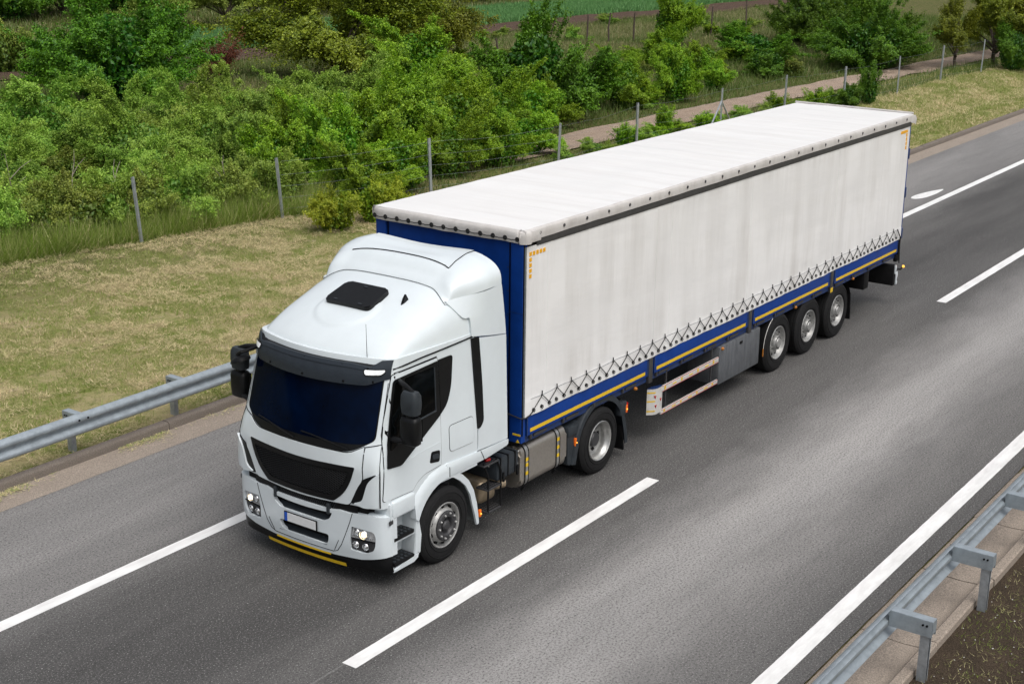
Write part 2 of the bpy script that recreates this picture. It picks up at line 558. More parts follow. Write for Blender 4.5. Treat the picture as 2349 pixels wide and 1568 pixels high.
def inside(p, poly):
    c = False
    n = len(poly)
    j = n - 1
    for i in range(n):
        if (poly[i][1] > p[1]) != (poly[j][1] > p[1]) and p[0] < (poly[j][0] - poly[i][0]) * (p[1] - poly[i][1]) / (poly[j][1] - poly[i][1]) + poly[i][0]:
            c = not c
        j = i
    return c

def densify(poly, step):
    out = []
    n = len(poly)
    for i in range(n):
        a, b = Vector(poly[i]), Vector(poly[(i + 1) % n])
        k = max(1, int((b - a).length / step))
        for q in range(k):
            out.append(tuple(a.lerp(b, q / k)))
    return out

def grow(poly, d):
    n = len(poly)
    area = sum(poly[i][0] * poly[(i + 1) % n][1] - poly[(i + 1) % n][0] * poly[i][1] for i in range(n))
    sg = 1 if area > 0 else -1
    out = []
    for i in range(n):
        p0, p1, p2 = (Vector(poly[(i + k) % n]) for k in (-1, 0, 1))
        e1, e2 = (p1 - p0), (p2 - p1)
        if e1.length < 1e-6 or e2.length < 1e-6:
            continue
        n1, n2 = Vector((e1.y, -e1.x)).normalized(), Vector((e2.y, -e2.x)).normalized()
        m = n1 + n2
        m = m / max(0.4, m.dot(n1)) if m.length > 1e-6 else n1
        out.append(tuple(p1 + m * d * sg))
    return out

def patch(name, outer, fmap, off, depth, mat, parent, holes=(), step=0.07, smooth=35, crown=0.0):
    """thin panel: a polygon laid onto the curved surface fmap(u,v)->(point,normal), standing off by `off`, edges turned in by depth"""
    outer = densify(outer, step)
    hs_ = [densify(h, step) for h in holes]
    vs_, es_ = [], []
    for lp in [outer] + hs_:
        s0 = len(vs_)
        vs_ += [Vector(p) for p in lp]
        es_ += [(s0 + i, s0 + (i + 1) % len(lp)) for i in range(len(lp))]
    nb = len(vs_)
    xs = [p[0] for p in outer]; ys = [p[1] for p in outer]
    bnd = np.array([tuple(v) for v in vs_])
    x = min(xs) + step / 2
    while x < max(xs):
        y = min(ys) + step / 2
        while y < max(ys):
            if inside((x, y), outer) and not any(inside((x, y), h) for h in hs_) and np.min(np.hypot(bnd[:, 0] - x, bnd[:, 1] - y)) > step * 0.45:
                vs_.append(Vector((x, y)))
            y += step
        x += step
    V, E_, F, *_ = delaunay_2d_cdt(vs_, es_, [], 0, 1e-6)
    bm = bmesh.new()
    top = []
    for p in V:
        q, nrm = fmap(p.x, p.y)
        top.append(bm.verts.new(Vector(q) + Vector(nrm) * off))
    keep = 0
    for f in F:
        cx = sum(V[i].x for i in f) / len(f); cy = sum(V[i].y for i in f) / len(f)
        if inside((cx, cy), outer) and not any(inside((cx, cy), h) for h in hs_):
            try:
                bm.faces.new([top[i] for i in f]); keep += 1
            except ValueError:
                pass
    bm.verts.ensure_lookup_table()
    bmesh.ops.delete(bm, geom=[v for v in bm.verts if not v.link_faces], context='VERTS')
    # face winding towards the outside
    c0, n0 = fmap(outer[0][0], outer[0][1])
    bmesh.ops.recalc_face_normals(bm, faces=bm.faces)
    tot = 0
    idx = {v: p for v, p in zip(top, V)}
    for f in list(bm.faces)[:40]:
        p = idx[f.verts[0]]
        tot += f.normal.dot(Vector(fmap(p.x, p.y)[1]))
    if tot < 0:
        bmesh.ops.reverse_faces(bm, faces=bm.faces)
    if depth > 0:
        be = [e for e in bm.edges if len(e.link_faces) == 1]
        low = {}
        for e in be:
            for v in e.verts:
                if v not in low:
                    p = idx[v]
                    low[v] = bm.verts.new(v.co - Vector(fmap(p.x, p.y)[1]) * depth)
        for e in be:
            l = e.link_loops[0]
            a, b = l.vert, l.link_loop_next.vert
            bm.faces.new((b, a, low[a], low[b]))
    me = bpy.data.meshes.new(name)
    bm.to_mesh(me); bm.free()
    finish(me, mat, smooth)
    return link(name, me, parent)

# ------------------------------------------------------------------ terrain
def _hash(ix, iy, seed):
    h = (ix.astype(np.int64) * 374761393 + iy.astype(np.int64) * 668265263 + seed * 974711) & 0x7fffffff
    h = ((h ^ (h >> 13)) * 1274126177) & 0x7fffffff
    return ((h ^ (h >> 16)) & 0xffff) / 65535.0

def vnoise(x, y, seed=0, octaves=4):
    x = np.asarray(x, float); y = np.asarray(y, float)
    out = np.zeros_like(x); amp = 0.5; tot = 0
    for o in range(octaves):
        ix, iy = np.floor(x), np.floor(y)
        fx, fy = x - ix, y - iy
        fx = fx * fx * (3 - 2 * fx); fy = fy * fy * (3 - 2 * fy)
        a, b = _hash(ix, iy, seed + o), _hash(ix + 1, iy, seed + o)
        c, d = _hash(ix, iy + 1, seed + o), _hash(ix + 1, iy + 1, seed + o)
        out += amp * ((a * (1 - fx) + b * fx) * (1 - fy) + (c * (1 - fx) + d * fx) * fy)
        tot += amp; amp *= 0.5; x = x * 2.03 + 7.1; y = y * 2.03 + 3.7
    return out / tot

def smooth01(v, a, b):
    t = np.clip((v - a) / (b - a), 0, 1)
    return t * t * (3 - 2 * t)

def gz(x, y):
    x = np.asarray(x, float); y = np.asarray(y, float)
    z = np.where(y > 6.45, 0.10 * (1 - smooth01(y, 7, 11)), -0.08)
    ditch = smooth01(x, 16, 26) * np.exp(-((y - 9.6) / 1.1) ** 2) * 0.42
    z = z - np.where(y > 6.45, ditch, 0)
    und = (vnoise(x * 0.12, y * 0.12, 5, 3) - 0.5) * 0.5 * smooth01(y, 17, 26)
    bum = (vnoise(x * 0.9, y * 0.9, 9, 3) - 0.5) * 0.10 * smooth01(y, 6.8, 8)
    z = z + und + bum
    z = np.where(y < -5.80, -0.01 + (vnoise(x * 1.3, y * 1.3, 3, 3) - 0.5) * 0.07 * smooth01(-y, 5.85, 6.3) - 0.25 * smooth01(-y, 9, 18), z)
    return z

xs = np.concatenate([np.linspace(-700, -40, 14), np.arange(-30, -6, 3), np.arange(-5, 70, 0.6), np.arange(70, 126, 2.0), np.linspace(140, 900, 16)])
ys = np.concatenate([np.linspace(-700, -20, 12), np.arange(-18, -6.5, 1.0), [-6.2, -5.98, -5.81, -5.79, -5.6, -5.0, 0, 5.0, 6.0, 6.40, 6.46, 6.56, 6.9], np.arange(7.3, 34, 0.55), np.arange(34, 96, 2.0), np.linspace(100, 900, 14)])
GX, GY = np.meshgrid(xs, ys)
GZ = gz(GX, GY) - 0.14 * ((GY < -5.85) & (GY > -11.5))
me = bpy.data.meshes.new('ground')
nx, ny = len(xs), len(ys)
vv = np.stack([GX, GY, GZ], -1).reshape(-1, 3)
idx = np.arange(nx * ny).reshape(ny, nx)
ff = np.stack([idx[:-1, :-1], idx[:-1, 1:], idx[1:, 1:], idx[1:, :-1]], -1).reshape(-1, 4)

def mesh_np(name, v, f, tint=None):
    """mesh from numpy arrays; all faces have the same number of corners"""
    me = bpy.data.meshes.new(name)
    k = f.shape[1]
    me.vertices.add(len(v))
    me.vertices.foreach_set('co', np.ascontiguousarray(v, np.float32).ravel())
    me.loops.add(f.size)
    me.loops.foreach_set('vertex_index', np.ascontiguousarray(f, np.int32).ravel())
    me.polygons.add(len(f))
    me.polygons.foreach_set('loop_start', np.arange(0, f.size, k, dtype=np.int32))
    if tint is not None:
        a = me.attributes.new('tint', 'FLOAT', 'POINT')
        a.data.foreach_set('value', np.ascontiguousarray(tint, np.float32))
    me.update(calc_edges=True)
    return me

me = mesh_np('ground', vv, ff)
finish(me, 'ground', 180)
_tag(link('ground', me), kind='structure')

def sheet(name, mat, pts_fn, nxs, nys, parent=None):
    m = MB()
    m.grid([[pts_fn(u, v) for u in nxs] for v in nys])
    return m.done(name, mat, parent, 180)

def above(x, y, d):
    return (x, y, float(gz(x, y)) + d)

# soil strip on the right edge, dirt track, ploughed strip
soil = sheet('bare_soil', 'verge_soil', lambda x, w: above(x, -5.83 - w, 0.008), np.arange(-8, 30, 0.5), np.arange(0, 6.6, 0.3))
_tag(soil, kind='structure')

def track_y(x):
    return 16.35 - 0.045 * (x - 33) - 0.25 * math.sin(x * 0.11)

def track_pt(x, w):
    e = 0.16 * (vnoise(x * 0.9, w * 3, 31, 2) - 0.5) * (abs(w) > 0.6)
    y = track_y(x) + w * 0.95 + float(e)
    return above(x, y, 0.02 - 0.03 * math.exp(-((abs(w) - 0.5) / 0.2) ** 2) + 0.03)
tr = sheet('dirt_track', 'track', track_pt, np.arange(24, 100, 0.5), [-1, -0.75, -0.5, -0.25, 0, 0.25, 0.5, 0.75, 1])
_tag(tr, kind='structure')

def fld_lo(x):
    return 47.3 - 0.085 * (x - 39)
pl = sheet('ploughed_strip', 'ploughed', lambda x, w: above(x, fld_lo(x) - 3.6 + w * 3.8 + 0.5 * float(vnoise(x * 0.5, w, 3, 2) - 0.5), 0.05), np.arange(20, 125, 1.0), [0, 0.25, 0.5, 0.75, 1])
_tag(pl, kind='structure')

# ------------------------------------------------------------------ road
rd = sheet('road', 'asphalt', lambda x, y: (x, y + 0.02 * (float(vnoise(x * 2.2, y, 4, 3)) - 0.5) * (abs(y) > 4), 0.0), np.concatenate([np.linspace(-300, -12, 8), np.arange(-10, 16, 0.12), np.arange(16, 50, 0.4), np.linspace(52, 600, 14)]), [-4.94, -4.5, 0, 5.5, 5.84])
_tag(rd, kind='structure')

def paint_strip(name, x0, x1, yc, w, seed, rag=0.004):
    n = max(8, int((x1 - x0) / 0.05))
    n = min(n, 900)
    xs_ = np.linspace(x0, x1, n)
    a = (vnoise(xs_ * 6, xs_ * 0 + 1, seed, 3) - 0.5) * rag * 2
    b = (vnoise(xs_ * 6, xs_ * 0 + 9, seed + 5, 3) - 0.5) * rag * 2
    m = MB()
    V0 = [m.bm.verts.new((x, yc - w / 2 + d, 0.005)) for x, d in zip(xs_, a)]
    V1 = [m.bm.verts.new((x, yc + w / 2 + d, 0.005)) for x, d in zip(xs_, b)]
    for i in range(n - 1):
        m.bm.faces.new((V0[i], V0[i + 1], V1[i + 1], V1[i]))
    o = m.done(name, 'paint', None, 0)
    return _tag(o, kind='structure')

paint_strip('shoulder_line', -14, 130, 3.085, 0.205, 1)
paint_strip('edge_line', -6, 60, -4.59, 0.225, 2)
for i, x0 in enumerate((-19.9, -1.30, 17.3, 35.9)):
    paint_strip('lane_dash', x0, x0 + 6.63, -0.728, 0.205, 10 + i)
# ghost of an older dash ahead of the new one
m = MB()
m.prism([(-2.6, -0.70), (-1.9, -0.655), (-1.25, -0.65), (-1.25, -0.67), (-1.9, -0.68)], 'z', 0.002, 0.004)
_tag(m.done('old_paint_trace', make_concrete('worn_paint', (0.26, 0.255, 0.25), (0.16, 0.155, 0.15)), None, 0), kind='structure')
# rounded tail of a painted arrow on the hard shoulder
tp = []
for k in range(24):
    a = 2 * math.pi * k / 24
    s_ = 0.95 * math.cos(a)
    tp.append((28.35 + s_, 3.62 - 0.10 * s_ + 0.17 * math.sin(a) * (1 - 0.45 * math.cos(a))))
m = MB(); m.prism(tp, 'z', 0.002, 0.0055)
_tag(m.done('arrow_mark', 'paint', None, 0), kind='structure')

# ------------------------------------------------------------------ left gutter and kerb
gut = sheet('gutter', 'conc', lambda x, y: (x, y + (0.025 * (float(vnoise(x * 1.7, 0, 8, 3)) - 0.5) if y < 5.9 else 0), 0.004 + 0.02 * max(0, (y - 6.0))), np.concatenate([[-300, -60], np.arange(-12, 60, 0.25), [100, 300, 600]]), [5.82, 6.0, 6.2, 6.40])
_tag(gut, kind='structure')
kerb = bpy.data.objects.new('kerb', None); col.objects.link(kerb); WL[kerb] = Vector((0, 0, 0))
_tag(kerb, kind='structure')
KL = 3.3
mk = MB()
mk.prism([(6.375, -0.1), (6.385, 0.105), (6.40, 0.128), (6.425, 0.138), (6.535, 0.140), (6.55, 0.12), (6.55, -0.1)], 'x', 0.0, KL - 0.012)
k0 = mk.done('kerb_stone', 'kerb', kerb, 40)
k0.location = (-0.85 - 4 * KL, 0, 0)
for i in range(1, 26):
    c = copy_part(k0, kerb, (i * KL, 0, random.Random(i).uniform(-0.006, 0.006)))

# ------------------------------------------------------------------ right drainage channel of concrete slabs
chan = bpy.data.objects.new('drainage_channel', None); col.objects.link(chan); WL[chan] = Vector((0, 0, 0))
_tag(chan, kind='structure')
mk = MB()
prof = [(-4.945, -0.02), (-5.2, -0.035), (-5.45, -0.045), (-5.66, -0.03), (-5.715, 0.075), (-5.735, 0.092), (-5.83, 0.095), (-5.85, 0.08), (-5.86, -0.12), (-4.95, -0.12)]
mk.prism(prof, 'x', 0.0, 1.955)
s0 = mk.done('concrete_slab', 'conc', chan, 30)
s0.location = (2.94 - 1.97 * 4, 0, 0)
for i in range(1, 16):
    copy_part(s0, chan, (i * 1.97, random.Random(i + 50).uniform(-0.006, 0.006), random.Random(i).uniform(-0.007, 0.007)))

# ------------------------------------------------------------------ guard rails
def guardrail(label, y_face, sgn, x_first, n_posts, post_dy, x_beam0, n_beams, base_z):
    root = thing('guardrail', (x_first, y_face, base_z), label, 'guardrail')
    # W profile, bulging towards the road (direction -sgn in y)
    def W(d, z): return (y_face + sgn * d, z)
    t = 0.006
    pro = [(0.085, 0.755), (0.066, 0.750), (0.012, 0.715), (0.0, 0.690), (0.0, 0.665), (0.012, 0.645), (0.066, 0.612), (0.070, 0.585), (0.066, 0.562), (0.012, 0.528), (0.0, 0.508), (0.0, 0.482), (0.012, 0.462), (0.066, 0.430), (0.085, 0.425)]
    poly = [W(d, z) for d, z in pro] + [W(d + t, z - 0.001) for d, z in reversed(pro)]
    first = None
    for i in range(n_beams):
        if first is None:
            mb = MB(); mb.prism(poly, 'x', 0.0, 4.012)
            first = mb.done('rail_beam', 'galv', root, 50)
            first.location = Vector((x_beam0, 0, 0)) - WL[root]
        else:
            copy_part(first, root, (4.0 * i, sgn * (-0.0035 if i % 2 else 0), 0))
    yp = y_face + sgn * post_dy
    pf = bf = None
    bolts = None
    for i in range(n_posts):
        if pf is None:
            mb = MB()
            w, d, tk = 0.055, 0.10, 0.006
            a = [(-w, -d / 2), (w, -d / 2), (w, d / 2), (w - tk * 4, d / 2), (w - tk * 4, d / 2 - tk), (w - tk, d / 2 - tk), (w - tk, -d / 2 + tk), (-w + tk, -d / 2 + tk), (-w + tk, d / 2 - tk), (-w + tk * 4, d / 2 - tk), (-w + tk * 4, d / 2), (-w, d / 2)]
            mb.prism([(x_first + p[0] * 0.75, yp + sgn * p[1]) for p in a], 'z', base_z - 0.25, 0.655)
            pf = mb.done('post', 'galv_post', root, 30)
            mb = MB()
            ya, yb = y_face + sgn * 0.075, yp + sgn * 0.085
            y0_, y1_ = min(ya, yb), max(ya, yb)
            mb.box(x_first - 0.062, x_first + 0.050, y0_, y1_, 0.742, 0.750)
            mb.box(x_first - 0.066, x_first - 0.059, y0_, y1_, 0.56, 0.746)
            mb.box(x_first + 0.046, x_first + 0.052, y0_, y1_, 0.56, 0.744)
            mb.box(x_first - 0.066, x_first + 0.05, yb - 0.004 if sgn > 0 else yb, yb if sgn > 0 else yb + 0.004, 0.60, 0.742)
            bf = mb.done('spacer_bracket', 'galv', root, 30)
            bl = []
            for bx, by, bz in ((x_first - 0.072, yp - 0.022, 0.69), (x_first - 0.072, yp + 0.022, 0.69)):
                mb = MB(); mb.lathe([(0.0, -0.008), (0.012, -0.008), (0.012, 0.006)], (bx, by, bz), 8, 'x')
                bl.append(mb.done('bolt', 'seam', root))
            for dx in (-0.07, 0.09):
                mb = MB(); mb.lathe([(0.0, -0.012), (0.014, -0.010), (0.017, 0.0), (0.017, 0.01)], (x_first + dx, y_face - sgn * 0.002, 0.678), 8, 'y', -1 if sgn < 0 else 1)
                bl.append(mb.done('bolt', 'seam', root))
            bolts = bl
        else:
            copy_part(pf, root, (2.0 * i, 0, 0)); copy_part(bf, root, (2.0 * i, 0, 0))
            for b in (bolts if i % 2 == 0 else bolts[:2]):
                copy_part(b, root, (2.0 * i, 0, 0))
    return root

guardrail('galvanised steel guardrail on posts in the mown verge beside the grey kerb', 6.362, 1, 0.815 - 8.0, 12, 0.31, 0.62 - 8.0, 6, 0.08)
guardrail('galvanised steel guardrail over the concrete drainage channel, seen from its back with spacer brackets', -5.462, -1, 2.195 - 6.0, 16, 0.475, 2.1 - 6.0, 8, -0.02)

# ------------------------------------------------------------------ wire fence along the verge
FP = [(3.0, 18.1), (6.8, 17.35), (10.67, 16.62), (14.69, 15.84), (19.3, 14.6), (23.8, 13.35), (29.3, 13.92), (34.5, 13.55), (39.2, 13.3), (43.4, 12.7), (48.5, 12.42), (54.5, 12.69), (59.0, 12.29), (64.5, 12.0)]
fence = thing('wire_fence', (FP[0][0], FP[0][1], 0), 'long fence of thin steel posts and wires between the mown verge and the bushes', 'fence')
mp_ = MB()
a = [(-0.028, -0.02), (0.028, -0.02), (0.028, 0.02), (0.018, 0.02), (0.018, -0.012), (-0.018, -0.012), (-0.018, 0.02), (-0.028, 0.02)]
mp_.prism([(p[0] * 1.35, p[1] * 1.35) for p in a], 'z', -0.3, 1.60)
f0 = mp_.done('post', 'galv_post', fence, 30)
tops = []
rf = random.Random(4)
for i, (x, y) in enumerate(FP):
    o = f0 if i == 0 else copy_part(f0, fence, (0, 0, 0))
    g = float(gz(x, y))
    o.location = Vector((x, y, g)) - WL[fence]
    tl = (rf.uniform(-0.03, 0.03), rf.uniform(-0.03, 0.03), rf.uniform(-0.5, 0.5))
    if i in (2, 3): tl = (-0.05, -0.05, 0.3)
    o.rotation_euler = tl
    tops.append((x, y, g))
for hgt in (0.25, 0.55, 0.85, 1.15, 1.5):
    for i in range(3, len(tops) - 1):
        A, B = Vector(tops[i]), Vector(tops[i + 1])
        pts = []
        for k in range(7):
            t = k / 6
            p = A.lerp(B, t); p.z += hgt - 0.06 * math.sin(math.pi * t) * rf.uniform(0.6, 1.4)
            pts.append(p)
        MB().tube(pts, 0.0026, 4, False).done('wire', 'wire', fence)
# braced post
bx, by, bz = tops[7]
for dx in (-1.15, 1.0):
    MB().tube([(bx, by, bz + 1.15), (bx + dx, by - 0.05, bz + 0.0)], 0.032, 6).done('brace', 'galv_post', fence)

# ------------------------------------------------------------------ old vineyard fence posts in the pale grass
for i, (x, y, h) in enumerate([(57.5, 34.0, 1.5), (58.5, 33.2, 1.6), (60.2, 32.6, 1.6), (61.5, 31.8, 1.6), (65.5, 30.5, 1.7), (72.0, 31.5, 1.9), (75.5, 31.0, 1.7), (77.0, 29.8, 1.9), (79.5, 29.0, 2.0), (46.0, 31.8, 1.3)]):
    g = float(gz(x, y))
    r_ = random.Random(i)
    mb = MB()
    mb.tube([(0, 0, -0.2), (r_.uniform(-.04, .04), r_.uniform(-.04, .04), h * 0.5), (r_.uniform(-.08, .08), r_.uniform(-.08, .08), h)], [0.055, 0.05, 0.042], 7)
    o = mb.done('wooden_post', 'wood_post')
    o.location = (x, y, g)
    _tag(o, 'dark weathered wooden stake standing in the pale grass below the ploughed strip', 'post', 'old stakes in the pale grass')

# ------------------------------------------------------------------ tractor unit
YC = 1.275
TR = thing('truck_tractor', (1.38, YC, 0), 'white tractor unit with dark sun visor, blue-black windscreen and high roof spoiler', 'truck')

def xc(z): return interp(z, [0.1, 0.95, 1.1, 1.55, 1.78, 2.95], [0.095, 0.09, 0.085, 0.075, 0.08, 0.375])
def kf(z): return interp(z, [0.1, 1.0, 1.6, 1.9, 2.9], [0.085, 0.085, 0.09, 0.165, 0.2])
def front_x(h, z): return xc(z) + kf(z) * h * h
def clamp01(v): return min(1, max(0, v))
def side_h(x, z):
    return 1.245 - 0.06 * clamp01((z - 1.6) / 1.25) - 0.085 * clamp01((2 - x) / 1.4) ** 1.5 * (0.35 + 0.65 * clamp01((z - 1.2) / 1.6))
_cc = {}
def corner(z):
    kz = round(z, 3)
    if kz in _cc: return _cc[kz]
    rc = interp(z, [0.2, 1.2, 2.9], [0.20, 0.16, 0.14])
    ha = side_h(0.45, z) - rc
    p0 = Vector((front_x(ha, z), ha))
    x2 = p0.x + rc * 1.15
    p2 = Vector((x2, side_h(x2, z)))
    d0 = Vector((2 * kf(z) * ha, 1))
    d2 = Vector((0.1, side_h(x2 + 0.1, z) - side_h(x2, z)))
    # intersection of tangents
    den = d0.x * (-d2.y) - d0.y * (-d2.x)
    r = p2 - p0
    t = (r.x * (-d2.y) - r.y * (-d2.x)) / den
    p1 = p0 + d0 * t
    _cc[kz] = (p0, p1, p2)
    return _cc[kz]

def bez(c, t):
    p0, p1, p2 = c
    return p0 * (1 - t) ** 2 + p1 * 2 * t * (1 - t) + p2 * t * t

def solve(c, comp, val):
    lo, hi = 0.0, 1.0
    for _ in range(24):
        m_ = (lo + hi) / 2
        if bez(c, m_)[comp] < val: lo = m_
        else: hi = m_
    return bez(c, (lo + hi) / 2)

def fpoint(h, z):
    s = 1 if h >= 0 else -1
    a = abs(h)
    c = corner(z)
    if a <= c[0].y: x = front_x(a, z)
    elif a >= c[2].y: x = c[2].x + (a - c[2].y) * 2
    else: x = solve(c, 1, a).x
    return Vector((x, YC - s * a, z))      # positive h = truck's left (towards -y)

def spoint(x, z, sd=1):
    c = corner(z)
    if x >= c[2].x: h = side_h(x, z)
    elif x <= c[0].x: h = c[0].y
    else: h = solve(c, 0, x).y
    return Vector((x, YC - sd * h, z))

def with_normal(f, flip=1):
    def g(u, v):
        p = f(u, v); e = 0.004
        n = (f(u + e, v) - f(u - e, v)).cross(f(u, v + e) - f(u, v - e))
        n = n.normalized() if n.length > 1e-12 else Vector((-1, 0, 0))
        return p, n * flip
    return g
FM = with_normal(fpoint, 1)
if FM(0.0, 1.5)[1].x > 0: FM = with_normal(fpoint, -1)
def SM(sd):
    f = lambda x, z: spoint(x, z, sd)
    g = with_normal(f, 1)
    if g(1.2, 2.0)[1].y * (-sd) < 0: g = with_normal(f, -1)
    return g
SML, SMR = SM(1), SM(-1)

# cab shell
def ring(z):
    c = corner(z)
    half = [Vector((front_x(h, z), h)) for h in np.linspace(0, c[0].y, 12)] + [bez(c, t) for t in np.linspace(0.12, 1, 8)] + [Vector((x, side_h(x, z))) for x in np.linspace(c[2].x + 0.12, 2.06, 9)]
    return [(p.x, YC + p.y, z) for p in reversed(half)] + [(p.x, YC - p.y, z) for p in half[1:]]
mb = MB()
zs = [1.10, 1.13, 1.2, 1.3, 1.4, 1.5, 1.6, 1.7, 1.78, 1.86, 1.95, 2.1, 2.25, 2.4, 2.55, 2.7, 2.8, 2.87]
mb.grid([ring(z) for z in zs])
r0 = ring(1.10); r1 = ring(2.87)
mb.bm.faces.new([mb.bm.verts.new(p) for p in r0])
mb.bm.faces.new([mb.bm.verts.new(p) for p in r1])
mb.bm.faces.new([mb.bm.verts.new(p) for p in [(2.06, YC + side_h(2.06, z), z) for z in zs] + [(2.06, YC - side_h(2.06, z), z) for z in reversed(zs)]])
cabo = mb.done('cab_body', 'white', TR, 40)

# windscreen and its black border
def P2(*p): return list(p)
ws_sur = rpoly([(-1.055, 1.93), (-0.76, 1.758), (0.76, 1.758), (1.055, 1.93), (1.03, 2.80), (-1.03, 2.80)], [0.06, 0.25, 0.25, 0.06, 0.05, 0.05], 6)
patch('windscreen_border', ws_sur, FM, 0.004, 0.01, 'black', TR, step=0.08)
ws = rpoly([(-1.04, 1.90), (-0.8, 1.858), (0, 1.845), (0.8, 1.858), (1.04, 1.90), (1.018, 2.79), (-1.018, 2.79)], [0.1, 0.2, 0.2, 0.2, 0.1, 0.05, 0.05], 5)
wso = patch('windscreen', ws, FM, 0.009, 0.006, 'glass', TR, step=0.08)
for h0, h1, zt in ((0.75, 0.05, 1.90), (-0.05, -0.75, 1.905)):
    pts = [FM(lerp(h0, h1, t), 1.80 + 0.095 * math.sin(t * 1.4))[0] + FM(lerp(h0, h1, t), 1.85)[1] * 0.025 for t in np.linspace(0, 1, 8)]
    MB().tube(pts, 0.009, 6).done('wiper', 'black', TR)

# front hood panel with grille opening
gr = rpoly([(-0.865, 1.60), (0, 1.565), (0.865, 1.60), (0.80, 1.40), (0.70, 1.235), (0.545, 1.105), (0, 1.09), (-0.545, 1.105), (-0.70, 1.235), (-0.80, 1.40)], [0.02, .3, 0.02, 0.1, 0.1, 0.03, .3, 0.03, 0.1, 0.1], 4)
hood = rpoly([(-0.945, 1.845), (-0.76, 1.750), (0.76, 1.750), (0.945, 1.845), (0.965, 1.45), (0.90, 1.36), (0.775, 1.10), (0, 1.06), (-0.775, 1.10), (-0.90, 1.36), (-0.965, 1.45)], [0.01, 0.22, 0.22, 0.01, 0.08, 0.1, 0.05, 0.3, 0.05, 0.1, 0.08], 4)
patch('hood_seal', grow(hood, 0.010), FM, 0.005, 0.01, 'seam', TR, step=0.09, holes=[gr])
patch('hood_panel', hood, FM, 0.014, 0.014, 'white', TR, step=0.08, holes=[gr])
gin = [(p[0] * 0.90, 1.335 + (p[1] - 1.335) * 0.72) for p in gr]
gf = patch('grille_frame', gr, FM, 0.020, 0.03, 'black', TR, step=0.08, holes=[gin])
gb = patch('grille_mesh', grow(gin, 0.01), FM, 0.003, 0.0, 'seam', TR, step=0.1)
def gclip(p, q, poly, n=60):
    out = []; run = []
    for k in range(n + 1):
        t = k / n; pt = (lerp(p[0], q[0], t), lerp(p[1], q[1], t))
        if inside(pt, poly): run.append(pt)
        else:
            if len(run) > 2: out.append(run)
            run = []
    if len(run) > 2: out.append(run)
    return out
mb = MB()
for d in np.arange(-1.6, 1.6, 0.072):
    for sl_ in (0.42, -0.42):
        for run in gclip((d - 0.6, 1.335 - 0.6 * sl_), (d + 0.6, 1.335 + 0.6 * sl_), gin):
            mb.tube([FM(*run[0])[0] + FM(*run[0])[1] * 0.010, FM(*run[len(run) // 2])[0] + FM(*run[len(run) // 2])[1] * 0.010, FM(*run[-1])[0] + FM(*run[-1])[1] * 0.010], 0.005, 4, False)
mb.done('grille_lattice', 'black', gb, weld=False)

# corner air deflectors
for sd, smap in ((1, SML), (-1, SMR)):
    s = sd
    dfl = rpoly([(s * 1.225, 1.60), (s * 1.05, 1.43), (s * 0.96, 1.13), (s * 1.0, 1.12), (s * 1.225, 1.15)], 0.03, 4)
    patch('deflector_slot', rpoly([(s * 1.15, 1.56), (s * 0.985, 1.475), (s * 0.89, 1.40), (s * 0.785, 1.125), (s * 1.0, 1.12), (s * 1.15, 1.2)], 0.05, 4), FM, 0.012, 0.015, 'black', TR)
    patch('corner_deflector', rpoly([(s * 1.160, 1.57), (s * 1.045, 1.45), (s * 0.965, 1.19), (s * 0.84, 1.14), (s * 1.0, 1.105), (s * 1.155, 1.135)], [0.03, 0.12, 0.12, 0.02, 0.05, 0.02], 5), FM, 0.035, 0.03, 'white', TR, step=0.05)
    # A pillar seams
    pts = [fpoint(s * interp(z, [1.1, 1.57, 1.75, 1.9], [1.168, 1.168, 1.148, 1.125]), z) + Vector((-0.003, -sd * 0.003, 0)) for z in np.linspace(1.12, 1.9, 10)]
    MB().tube(pts, [0.008] * 6 + [0.004] * 4, 5).done('panel_gap', 'seam', TR)
    pts = [fpoint(s * interp(z, [1.9, 2.0, 2.6], [1.125, 1.10, 1.075]), z) + Vector((-0.001, -sd * 0.001, 0)) for z in np.linspace(1.9, 2.6, 8)]
    MB().tube(pts, 0.004, 5).done('panel_gap', 'seam', TR)
    pts = [fpoint(s * h, 1.848 + 0.25 * (h - 0.95)) + Vector((-0.003, -sd * 0.002, 0)) for h in np.linspace(0.95, 1.125, 6)]
    MB().tube(pts, 0.006, 5).done('panel_gap', 'seam', TR)

